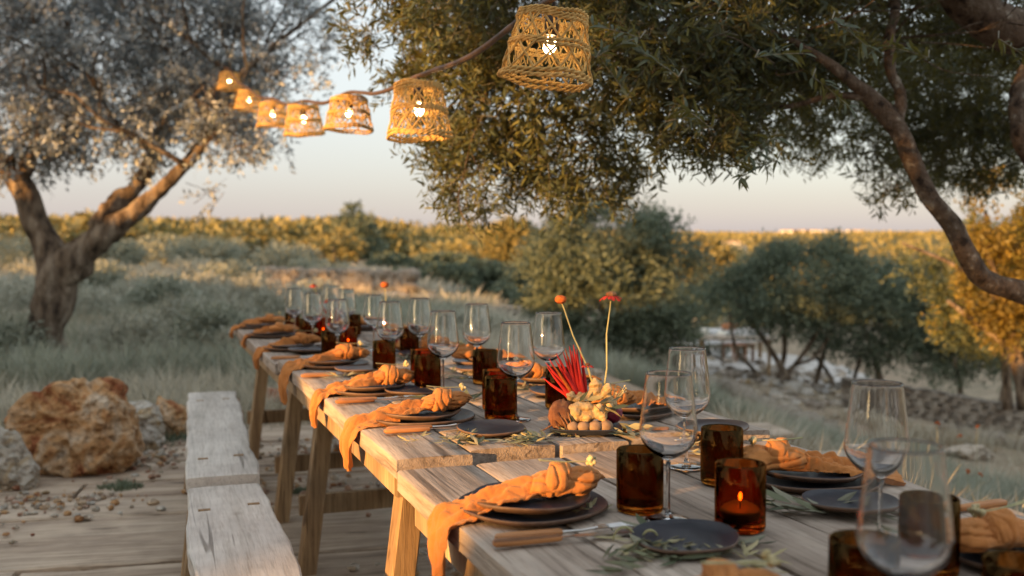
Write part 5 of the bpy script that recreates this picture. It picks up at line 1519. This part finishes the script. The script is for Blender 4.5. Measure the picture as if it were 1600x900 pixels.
# wine glasses
def wine_glass_parts():
    Hb = .098
    outer = [(.0045, Hb), (.012, Hb + .004), (.028, Hb + .014), (.041, Hb + .028), (.0465, Hb + .044), (.0455, Hb + .060), (.0415, Hb + .095), (.0375, Hb + .128), (.0362, Hb + .141)]
    th = .0011
    inner = [(.0355, Hb + .1412), (.0364, Hb + .128), (.0404, Hb + .095), (.0444, Hb + .060), (.0454, Hb + .0445), (.040, Hb + .0295), (.027, Hb + .0165), (.011, Hb + .0085), (0.0, Hb + .0075)]
    def sm(pr):
        out = []
        for i in range(len(pr) - 1):
            a, b, c, d = pr[max(i - 1, 0)], pr[i], pr[i + 1], pr[min(i + 2, len(pr) - 1)]
            for k in range(3):
                t = k / 3
                out.append(tuple(0.5 * ((2 * b[j]) + (c[j] - a[j]) * t + (2 * a[j] - 5 * b[j] + 4 * c[j] - d[j]) * t * t + (3 * b[j] - a[j] - 3 * c[j] + d[j]) * t ** 3) for j in (0, 1)))
        out.append(pr[-1]); return out
    bowl = MB().lathe([(0.0, Hb - .002)] + sm(outer) + sm(inner), 48)
    stem = MB().lathe([(0, .0035), (.010, .0045), (.0055, .010), (.0035, .02), (.003, .05), (.0032, .08), (.0042, Hb - .0025), (0, Hb - .0025)], 20)
    foot = MB().lathe([(0, .0), (.036, .0), (.0372, .0008), (.036, .0016), (.02, .0022), (.010, .0030), (0, .0031)], 40)
    for m_ in (bowl, stem, foot): m_.f = [f[::-1] for f in m_.f]
    import bmesh
    res = []
    for nm, m_ in (('bowl', bowl), ('stem', stem), ('foot', foot)):
        me = m_.mesh(nm, M['clear'], True, 180)
        bm = bmesh.new(); bm.from_mesh(me)
        bmesh.ops.remove_doubles(bm, verts=bm.verts, dist=1e-6)
        bmesh.ops.recalc_face_normals(bm, faces=bm.faces); bm.to_mesh(me); bm.free()
        me.polygons.foreach_set('use_smooth', [True] * len(me.polygons))
        res.append((nm, me))
    return res
WG = wine_glass_parts()
wine = [(1415, 699, 'nearest and largest looking wine glass, at the bottom right'), (1371, 600, 'wine glass in front of the right hand stacked plates and napkin'), (1045, 584, 'wine glass left of the dark tumblers in the front centre'), (1074, 545, 'wine glass behind the front centre one, over the right napkin'),
        (806, 516, 'wine glass over the sunlit middle tumbler, left of the red stems'), (857, 499, 'wine glass directly behind the red stems of the ginger centrepiece'), (692, 496, 'wine glass beside the fourth tumbler on the left side'), (745, 484, 'wine glass standing alone on the right side against the bush'),
        (609, 480, 'wine glass in front of the far centrepiece with the orange button flower'), (656, 474, 'wine glass right of the far centrepiece'), (527, 468, 'wine glass with its bowl over the far orange candle tumbler'), (584, 461, 'wine glass left of the orange button flower'),
        (488, 458, 'second wine glass from the far left end'), (460, 451, 'leftmost wine glass at the far end of the tables'), (541, 452, 'wine glass on the far table right side'), (516, 446, 'smallest looking wine glass at the far end')]
for i, (px, rim, lab) in enumerate(wine):
    y = 0.2 * F / (rim - 388); p = P(px, rim, y); u, v = UV(p)
    t = thing('wine_glass', lab, 'wine glass', (p.x, p.y, surf(u)), i * .7, 'stemmed wine glasses')
    for nm, me in WG: link(nm, me, t)
# tumblers
def tumbler_mesh(mat, name):
    r = .039; h = .104; pr = [(0, 0), (r - .004, 0), (r - .001, .002), (r, .006), (r + .0005, h * .5), (r, h - .002), (r - .0018, h), (r - .0036, h - .002), (r - .0036, .03), (r - .005, .016), (r - .012, .013), (0, .012)]
    mb = MB().lathe(pr, 44)
    me = mb.mesh(name, mat, True, 180)
    import bmesh
    bm = bmesh.new(); bm.from_mesh(me); bmesh.ops.remove_doubles(bm, verts=bm.verts, dist=1e-6)
    for v in bm.verts:
        k = noise.noise(v.co * 38) * .0007; q = Vector((v.co.x, v.co.y, 0))
        if q.length > .02: v.co += q.normalized() * k
    bmesh.ops.recalc_face_normals(bm, faces=bm.faces); bm.to_mesh(me); bm.free()
    me.polygons.foreach_set('use_smooth', [True] * len(me.polygons))
    return me
TM = {'d': tumbler_mesh(M['amber_dark'], 'glass_wall'), 'a': tumbler_mesh(M['amber'], 'glass_wall'), 'c': tumbler_mesh(M['amber_red'], 'glass_wall')}
wax_me = MB().lathe([(0, .014), (.030, .014), (.031, .016), (.031, .030), (.029, .032), (0, .031)], 28).mesh('wax', M['wax'])
flame_me = MB().ball((0, 0, .046), (.003, .003, .005), 10, 8).mesh('flame', M['flame'])
wick_me = MB().tube([(0, 0, .030), (0, 0, .040)], .0008, 5).mesh('wick', M['socket'])
tum = [(1350, 848, 'd', 'dark amber tumbler at the bottom right under the nearest wine glass'), (1452, 781, 'd', 'dark amber tumbler behind the nearest wine glass bowl'), (1157, 727, 'c', 'glowing red amber candle glass with a lit flame'), (1000, 705, 'd', 'dark amber tumbler left of the lit candle glass'),
       (1128, 671, 'd', 'dark amber tumbler right behind the lit candle glass'), (1597, 884, 'd', 'dark tumbler cut off at the bottom right corner'), (782, 602, 'a', 'sunlit amber tumbler beneath the middle wine glass'), (777, 590, 'c', 'orange candle glass just behind the sunlit middle tumbler'),
       (668, 566, 'a', 'sunlit amber tumbler behind the second left napkin'), (661, 556, 'c', 'orange candle glass just behind the tumbler of the second napkin'), (600, 542, 'a', 'amber tumbler below the wine glass of the far centrepiece'), (875, 588, 'd', 'dark tumbler right behind the red stems'),
       (758, 557, 'd', 'dark tumbler under the wine glass standing alone at right'), (517, 517, 'd', 'dark tumbler behind the fourth left napkin'), (544, 512, 'c', 'orange candle glass next to the dark tumbler of the far left side'), (482, 498, 'd', 'second dark tumbler from the far left end'),
       (457, 489, 'd', 'leftmost dark tumbler at the far end of the tables'), (505, 497, 'c', 'small orange candle glass at the far end'), (552, 492, 'd', 'small dark tumbler on the far table right side'), (640, 520, 'd', 'dark tumbler right of the far centrepiece')]
for i, (px, rim, k, lab) in enumerate(tum):
    y = (CAM_H - TT - .104) * F / (rim - 388); p = P(px, rim, y); u, v = UV(p)
    t = thing('amber_tumbler', lab, 'candle glass' if k == 'c' else 'tumbler', (p.x, p.y, surf(u)), i * 1.1, 'amber glass tumblers')
    link('glass_wall', TM[k], t)
    if k == 'c':
        link('wax', wax_me, t); link('wick', wick_me, t); link('flame', flame_me, t)

# sprigs of leaves on the table
def table_sprig(px, py, n, L, mat, seed, label, spread=.07):
    p = G(px, py, TT); u, v = UV(p); zs = surf(u) + .003
    rs = np.random.RandomState(seed)
    m = n
    pos = np.stack([rs.randn(m) * spread, rs.randn(m) * spread * .5, rs.uniform(0, .006, m)], 1)
    a = rs.uniform(0, 6.28, m)
    d = np.stack([np.cos(a), np.sin(a), rs.uniform(0.0, .2, m)], 1)
    me = leaf_mesh('leaf_sprig', pos, d, M[mat], 6, L, L * .22, seed, L * 1.1, .7, 0.05, True)
    co = np.empty(len(me.vertices) * 3, dtype=np.float32); me.vertices.foreach_get('co', co); co = co.reshape(-1, 3)
    co[:, 2] = np.abs(co[:, 2]) * .35; me.vertices.foreach_set('co', co.ravel())
    link('leaf_sprig', me, None, (p.x, p.y, zs), (0, 0, ROTU), label=label, category='leaves', kind='stuff')
for i, (px, py, n, L, mt, lab, sp_) in enumerate([(1040, 872, 12, .055, 'sprig', 'green leaves spread around the front bare plate', .07), (980, 855, 5, .05, 'drysprig', 'pale dry leaves left of the front bare plate', .03), (1160, 880, 7, .04, 'drysprig', 'pale dry flowers right of the front bare plate', .03),
        (760, 712, 10, .045, 'sprig', 'olive leaves under the bare plate at the table joint', .06), (700, 700, 8, .035, 'drysprig', 'dry leaves left of the plate at the table joint', .04), (830, 700, 9, .035, 'drysprig', 'dry leaf scraps right of the plate at the table joint', .04),
        (735, 640, 4, .085, 'sprig', 'long pointed green leaves beside the second napkin', .025), (990, 690, 9, .05, 'sprig', 'green leaves right of the ginger centrepiece', .06), (1290, 800, 5, .07, 'sprig', 'dark long leaves left of the right bare plate', .04),
        (830, 620, 8, .05, 'sprig', 'green leaves left of the dark tumbler behind the red stems', .06), (545, 600, 6, .04, 'drysprig', 'dry leaves by the fourth knife', .035), (700, 598, 8, .045, 'sprig', 'green leaves along the middle of the second table', .08),
        (620, 572, 10, .05, 'sprig', 'green leaves round the far centrepiece', .09), (1130, 790, 3, .03, 'drysprig', 'few dry leaf crumbs before the candle glass', .05), (930, 800, 3, .03, 'drysprig', 'few dry leaf crumbs by the front stacked plates', .03),
        (1500, 850, 4, .06, 'sprig', 'dark leaves under the right edge plates', .04), (560, 545, 8, .05, 'sprig', 'green leaves on the far table', .09), (1090, 700, 6, .045, 'drysprig', 'dry leaves below the tall dark tumbler', .04)]):
    table_sprig(px, py, n, L, mt, 200 + i, lab, sp_)
# curled yellow tendrils by the front plate
mb = MB()
c0 = G(975, 850, TT)
for a0, r_ in ((0, .016), (1.1, .012)):
    pts = [(math.cos(a) * r_ + a0 * .035, -math.sin(a) * r_ * .3, .004 + max(0, math.sin(a)) * r_ * 1.3) for a in np.linspace(-.4, 3.4, 16)]
    mb.tube(pts, [.0008 + .0013 * math.sin(k / 15 * 3.1) for k in range(16)], 6)
mb.build('curled_leaf', M['stemg'], None, (c0.x, c0.y, surf(1.3)), label='curled yellow dry leaves arching beside the front bare plate', category='leaves')

# ------------------------------------------------------------------ centrepieces
def remesh(o, vox):
    m = o.modifiers.new('merge', 'REMESH'); m.mode = 'VOXEL'; m.voxel_size = vox; m.use_smooth_shade = True
def echinacea(parent_label, base, top, kind, hs=1.0):
    t = thing('cut_flower', parent_label, 'flower', tuple(base), group=None)
    d = Vector(top) - Vector(base)
    pts = [Vector((0, 0, 0)), d * .3 + Vector((.004, 0, .0)), d * .62 + Vector((-.003, 0, .002)), d * .9 + Vector((.0, 0, 0)), d]
    MB().tube(pts, [.0022, .002, .0018, .0017, .002], 7).build('stem', M['stemg'], t)
    if kind == 'button':
        MB().ball(tuple(d), (.0135 * hs, .0135 * hs, .0095 * hs), 18, 12, None, .22, 2, 9).build('flower_head', M['orangeflower'], t)
    else:
        MB().ball(tuple(d + Vector((0, 0, .003))), (.0125 * hs, .0125 * hs, .007 * hs), 18, 10, None, .25, 3, 9).build('flower_head', M['beet'], t)
        n = 13
        for k in range(n):
            a = 2 * math.pi * k / n + random.uniform(-.1, .1)
            ca, sa = math.cos(a), math.sin(a)
            L_ = .021 * hs * random.uniform(.85, 1.1); dz = -.010 * hs * random.uniform(.6, 1.3)
            vs = []
            for s_, w_ in ((.3, .0025), (.6, .0045), (.85, .0042), (1.0, .0015)):
                x = .006 + L_ * s_; z = dz * s_ ** 2
                vs += [(x * ca - w_ * hs * sa, x * sa + w_ * hs * ca, z), (x * ca, x * sa, z + .001), (x * ca + w_ * hs * sa, x * sa - w_ * hs * ca, z)]
            fs = [(i * 3 + j, i * 3 + j + 1, i * 3 + j + 4, i * 3 + j + 3) for i in range(3) for j in range(2)]
            o = MB().add([Vector(q) + d for q in vs], fs).build('petal', M['petal'], t)
    return t
def centrepiece(px, py, which, sc=1.0):
    p = G(px, py, TT); u, v = UV(p); zs = surf(u)
    X = Vector((1, 0, 0)); O = Vector((p.x, p.y, zs))
    near = which == 'near'
    wl = {'near': 'ginger centrepiece', 'middle': 'far centrepiece with the orange button flower', 'end': 'furthest centrepiece'}[which]
    # dish
    n = 40; vs = []; fs = []
    prof = [(0, .004), (.8, .004), (.95, .010), (1, .015), (1.015, .013), (.93, .002), (0, 0)]
    for k in range(n):
        a = 2 * math.pi * k / n
        sx = math.copysign(abs(math.cos(a)) ** .55, math.cos(a)); sy = math.copysign(abs(math.sin(a)) ** .55, math.sin(a))
        for r_, z in prof: vs.append((.083 * sc * r_ * sx, .062 * sc * r_ * sy, z))
    m = len(prof)
    for k in range(n):
        for j in range(m - 1): fs.append((k * m + j, k * m + j + 1, ((k + 1) % n) * m + j + 1, ((k + 1) % n) * m + j))
    MB().add(vs, fs).build('serving_dish', M['plate'], None, tuple(O), label=f'black oval dish carrying the {wl}', category='dish')
    rs = random.Random(5 if near else 6)
    if which == 'near':
        # ginger roots: branching rhizomes with rounded fingers, merged into one skin
        roots = [([[(-.046, -.018, .044), (-.02, -.024, .040), (.012, -.026, .044), (.044, -.022, .052)], [(-.036, -.024, .058), (-.01, -.028, .063), (.018, -.028, .058)], [(-.02, -.028, .040), (-.024, -.034, .062)], [(.02, -.026, .044), (.030, -.034, .064)],
                   [(.044, -.022, .052), (.056, -.018, .070)], [(.004, -.028, .046), (.0, -.036, .030)], [(.034, -.024, .048), (.040, -.034, .034)]], 'knobbly ginger root lying in front of the red stems'),
                 ([[(.012, 0, .078), (.024, 0, .094), (.022, .002, .116)], [(.020, 0, .088), (.038, -.004, .084), (.050, -.006, .096), (.052, -.004, .106)], [(.046, -.005, .080), (.060, -.008, .068), (.064, -.010, .054)], [(.012, 0, .078), (-.006, 0, .076), (-.012, 0, .086)], [(-.034, 0, .072), (-.030, -.002, .088)], [(-.034, 0, .074), (.012, 0, .074)]],
                  'upright ginger root with fingers behind the stems')]
        for gi, (paths, lab) in enumerate(roots):
            mb = MB()
            for pi, pth in enumerate(paths):
                r0 = .0150 if pi == 0 else .0112
                fine = []
                for a_, b_ in zip(pth, pth[1:]):
                    for k in range(7): fine.append(Vector(a_).lerp(Vector(b_), k / 7))
                fine.append(Vector(pth[-1]))
                rr = []
                for k, q in enumerate(fine):
                    e = min(1, .55 + k / 3) * min(1, .55 + (len(fine) - 1 - k) / 3)
                    rr.append(r0 * e * (1 + .10 * math.sin(k * 1.15 + pi * 2)))
                mb.tube(fine, rr, 14, True, None, .25)
                for q, ra in ((fine[0], rr[0]), (fine[-1], rr[-1])): mb.ball(tuple(q), ra * 1.06, 12, 8)
            o = mb.build('ginger_root', M['ginger'], None, tuple(O), angle=180, label=lab, category='ginger'); remesh(o, .0016)
        for i, (x, y_, r_) in enumerate([(-.030, -.042, .0125), (-.006, -.044, .0135), (.020, -.043, .0145), (.044, -.038, .0150)]):
            MB().ball((0, 0, 0), (r_ * 1.15, r_, r_), 18, 12, None, .10, i + 2, 2).build('small_potato', M['potato'], None, tuple(O + Vector((x, y_, .018))), angle=180, label=['leftmost small potato on the ginger dish', 'second small potato from the left on the dish', 'third small potato from the left on the dish', 'rightmost and largest small potato on the dish'][i], category='potato', group='small potatoes on the ginger dish')
        def veg(name, lab, cat, c, r_, mat, tail=None):
            t = thing(name, lab, cat, tuple(O + Vector(c)))
            MB().ball((0, 0, 0), r_, 26, 20, None, .16, 4, 3.5).build('root', mat, t, angle=180)
            if tail: 
                mb = MB()
                for q in tail: mb.tube(q, [.0022, .0016, .0006], 6)
                mb.build('rootlet', mat, t)
        veg('beetroot', 'hairy brown beetroot at the left of the ginger dish', 'beetroot', (-.055, -.012, .040), (.030, .028, .036), M['beet'], [[(0, -.02, -.025), (.02, -.03, -.035), (.04, -.045, -.037)], [(-.02, -.01, -.02), (-.04, -.02, -.03), (-.05, -.02, -.034)], [(-.01, -.02, 0), (.02, -.032, -.02), (.04, -.04, -.034)], [(.0, .0, .03), (.015, -.024, .0), (.03, -.038, -.03)], [(-.01, -.026, .01), (.004, -.032, -.012), (.014, -.04, -.034)], [(.012, -.02, .015), (.02, -.03, -.01), (.018, -.04, -.034)], [(.005, -.027, .0), (.016, -.034, -.02), (.032, -.05, -.037)], [(-.018, -.02, .0), (-.01, -.03, -.02), (-.004, -.04, -.035)]])
        veg('beetroot', 'small dark purple beetroot behind the right of the ginger dish', 'beetroot', (.062, .008, .042), (.024, .023, .024), M['purple'])
        # leaves in the arrangement
        table_leaf = leaf_mesh('leaf_sprig', np.array([[-.045, -.03, .055], [-.03, -.028, .066], [-.04, -.035, .05], [.0, -.035, .068], [.02, -.03, .07], [.06, -.03, .03]]), np.array([[.3, -.2, -1], [.6, -.1, .3], [.1, -.2, -1.0], [1, 0, .1], [1, 0, -.2], [1, -.3, -.2]]), M['sprig'], 4, .045, .010, 5, .04, .5, .1, True)
        link('leaf_sprig', table_leaf, None, tuple(O), label='green leaves tucked into the ginger centrepiece', category='leaves', kind='stuff')
        # red stems
        t = thing('red_chard_bundle', 'bundle of bright red chard stems fanning up and left', 'stems', tuple(O + Vector((-.01, .008, .06))))
        tips = [(-.085, .02, .060), (-.080, .0, .098), (-.072, .01, .106), (-.062, -.01, .092), (-.055, .01, .118), (-.048, 0, .108), (-.035, .01, .130), (-.028, 0, .112), (-.016, .01, .138), (-.010, -.005, .118), (-.045, -.012, .088), (.0, .01, .132), (-.068, .015, .080), (-.058, .004, .104), (-.040, .006, .122), (-.025, .012, .134), (-.076, .008, .086), (-.020, -.006, .126), (-.008, .006, .128), (-.050, .0, .096)]
        for i, q in enumerate(tips):
            b = Vector((.010 + rs.uniform(-.008, .008), rs.uniform(-.008, .008), -.02)); q = Vector(q)
            mid = b.lerp(q, .5) + Vector((rs.uniform(-.003, .003), 0, .004))
            MB().tube([b, b.lerp(q, .25) + Vector((0, 0, .002)), mid, b.lerp(q, .8), q], [.0042, .0048, .0042, .0028, .0007], 8).build('stem', M['redstem'] if i not in (6, 3) else M['orangeflower'], t)
        echinacea('tall orange button flower rising from the ginger centrepiece', O + Vector((.025, 0, .085)), P(876, 468, p.y), 'button')
        echinacea('tall red coneflower with drooping petals right of the orange button flower', O + Vector((.040, 0, .075)), P(955, 462, p.y), 'cone')
        echinacea('short orange flower low between the two tall stems', O + Vector((.033, -.005, .075)), P(918, 571, p.y), 'cone', .5)
        # small dried umbel at right
        mb = MB()
        for i in range(26):
            q = Vector((rs.uniform(.055, .095), rs.uniform(-.01, .02), rs.uniform(.078, .108)))
            mb.tube([(.06, 0, .06), q], .0005, 3, False); mb.ball(tuple(q), .0022, 5, 3)
        mb.build('dried_umbel', M['yarrow'], None, tuple(O), label='wispy dried yellow umbel behind the ginger root', category='dried flower')
    else:
        MB().ball((0, 0, 0), (.030, .028, .034), 16, 12, None, .1, 3, 2).build('ginger_root', M['ginger'], None, tuple(O + Vector((-.035, 0, .048))), angle=180, label=f'lumpy ginger root on the dish of the {wl}', category='ginger')
        MB().ball((0, 0, 0), (.05, .034, .028), 20, 14, None, .15, 5, 2).build('orange_squash', M['squash'], None, tuple(O + Vector((.045, .01, .042))), angle=180, label=f'rounded orange squash on the dish of the {wl}', category='squash')
        t = thing('red_stem_bundle', f'loose crimson stems spreading from the {wl}', 'stems', tuple(O + Vector((0, 0, .03))))
        for i in range(12):
            a = rs.uniform(-.4, 3.5); up = rs.uniform(.02, .13) if which != 'end' else rs.uniform(.05, .14)
            q = Vector((math.cos(a) * rs.uniform(.04, .12), -.03 + rs.uniform(-.03, .02), up if i % 3 else -.015))
            MB().tube([(0, 0, 0), q * .5 + Vector((0, 0, .012)), q], [.0035, .003, .0008], 6).build('stem', M['purple'] if i % 2 else M['redstem'], t)
        if which == 'middle':
            echinacea('orange button flower on a straight stem above the far centrepiece', O + Vector((-.02, 0, .06)), P(601, 445, p.y), 'button', 1.25)
        else:
            echinacea('dark seed head on a thin stem at the furthest centrepiece', O + Vector((-.01, 0, .04)), P(490, 446, p.y), 'cone', .9)
            echinacea('crimson flower low in the furthest centrepiece', O + Vector((.02, 0, .04)), P(513, 470, p.y), 'cone', 1.1)
centrepiece(914, 688, 'near')
centrepiece(618, 556, 'middle', 1.1)
centrepiece(520, 520, 'end', 1.1)

# ------------------------------------------------------------------ string of woven lanterns
def lantern_parts():
    rt, rb, h = .080, .112, .165
    def rad(z): return rb + (rt - rb) * (z / h)
    parts = {}
    def coil(z0, n, rr, seed):
        mb = MB()
        for k in range(n):
            for strand in (0, 1):
                pts = []; rds = []
                N_ = 100
                for i in range(N_ + 1):
                    a = 2 * math.pi * i / N_
                    z = z0 + k * rr * 1.7 + .0035 * math.sin(2 * a + seed + k) + .002 * math.sin(5 * a + seed)
                    tw = a * 17 + strand * math.pi
                    r_ = rad(z) + rr * .55 * math.cos(tw) + .0015 * math.sin(3 * a + k)
                    pts.append((r_ * math.cos(a), r_ * math.sin(a), z + rr * .55 * math.sin(tw)))
                mb.tube(pts, rr * .62, 5, False)
        return mb
    parts['top_ring'] = coil(.145, 3, .0050, 1).mesh('top_ring', M['rope'], True, 180)
    parts['middle_ring'] = coil(.080, 2, .0050, 2).mesh('middle_ring', M['rope'], True, 180)
    parts['bottom_ring'] = coil(.004, 2, .0058, 3).mesh('bottom_ring', M['rope'], True, 180)
    wv = MB(); rs = random.Random(8)
    for band in ((.015, .082), (.088, .150)):
        n = 11
        for k in range(n * 2):
            a0 = 2 * math.pi * (k // 2) / n + (.0 if k % 2 else .05) + rs.uniform(-.06, .06); da = (1 if k % 2 else -1) * 2 * math.pi / n * rs.uniform(.75, 1.1)
            pts = []
            for i in range(9):
                t = i / 8; a = a0 + da * t; z = band[0] + (band[1] - band[0]) * t
                r_ = rad(z) + .002 * math.sin(t * 9 + k)
                pts.append((r_ * math.cos(a), r_ * math.sin(a), z))
            wv.tube(pts, .0028, 5, False)
    parts['woven_strands'] = wv.mesh('woven_strands', M['rope'], True, 180)
    # raffia strips seen inside
    n = 300; rs2 = np.random.RandomState(4)
    a = rs2.uniform(0, 2 * np.pi, n); z = rs2.uniform(.01, .13, n); r_ = np.array([rad(q) for q in z]) * .955
    sl = rs2.uniform(-.6, .6, n) * .35; hh = rs2.uniform(.02, .045, n); w2 = rs2.uniform(.012, .03, n)
    z1 = np.minimum(z + hh, .155); r1 = np.array([rad(q) for q in z1]) * .955
    keep = rs2.rand(n) < .55
    v = np.stack([np.stack([r_ * np.cos(a - w2), r_ * np.sin(a - w2), z], 1), np.stack([r_ * np.cos(a + w2), r_ * np.sin(a + w2), z], 1),
                  np.stack([r1 * np.cos(a + w2 + sl), r1 * np.sin(a + w2 + sl), z1], 1), np.stack([r1 * np.cos(a - w2 + sl), r1 * np.sin(a - w2 + sl), z1], 1)], 1)[keep].reshape(-1, 3)
    i = np.arange(len(v) // 4) * 4
    parts['raffia_lining'] = np_mesh('raffia_lining', v, np.stack([i, i + 1, i + 2, i + 3], 1), M['raffia'], tone=rs2.rand(len(i)))
    parts['bulb'] = MB().ball((0, 0, .088), (.017, .017, .021), 18, 12).mesh('bulb', M['bulb'])
    parts['socket'] = MB().lathe([(0, .11), (.016, .111), (.018, .13), (.018, .158), (.010, .172), (0, .175)], 18).mesh('socket', M['socket'])
    parts['hanger'] = MB().tube([(-.08, 0, .163), (0, 0, .172), (.08, 0, .163)], .003, 6).tube([(0, 0, .17), (0, 0, .19)], .006, 6).mesh('hanger', M['socket'])
    return parts
LP = lantern_parts()
LAN = [(852, 128, 2.42, 1.0, (.06, .10), 'nearest woven rope lantern, large and greyish, top centre'), (656, 216, 3.45, .99, (-.02, .02), 'second lantern, the tallest glowing orange one'), (545, 204, 4.65, 1.0, (.03, -.02), 'third lantern along the string, squat and orange'),
       (476, 212, 5.75, 1.02, (.0, .09), 'fourth lantern, tilted and orange, in front of the left tree'), (427, 198, 7.0, 1.0, (.04, 0), 'fifth lantern along the string, half overlapping its neighbour'), (388, 172, 8.0, .98, (0, .05), 'sixth lantern along the string, near the left tree branch'), (359, 140, 8.8, .95, (-.05, 0), 'furthest and highest lantern hung in the left tree')]
hp = []
for i, (px, py, y, s, (rx_, ry_), lab) in enumerate(LAN):
    p = P(px, py, y)
    t = thing('woven_lantern', lab, 'lantern', tuple(p), 0, 'woven rope lanterns on the string', (rx_, ry_, i * 1.3 + .4))
    sz = 1.0 if i in (0,) else (1.14 if i == 1 else (.92 if i in (2, 5, 6) else 1.02))
    t.scale = (s, s, s * sz)
    for nm, me in LP.items(): link(nm, me, t)
    hp.append(p + Vector((0, 0, .19 * s * sz)))
cpts = [P(1010, -60, 2.0)]
for i in range(len(hp)):
    cpts.append(hp[i])
    if i < len(hp) - 1: cpts.append(hp[i].lerp(hp[i + 1], .5) - Vector((0, 0, .03)))
cpts.append(P(335, 95, 9.2)); cpts.append(P(310, 60, 9.4))
cb = MB(); limbs(cb, [(tuple(p), .0085 if k < 6 else .010) for k, p in enumerate(cpts)], 7, 0.25, 8)
cb.build('string_cable', M['cable'], None, angle=180, label='thick brown cable carrying the woven lanterns between the two olive trees', category='cable')
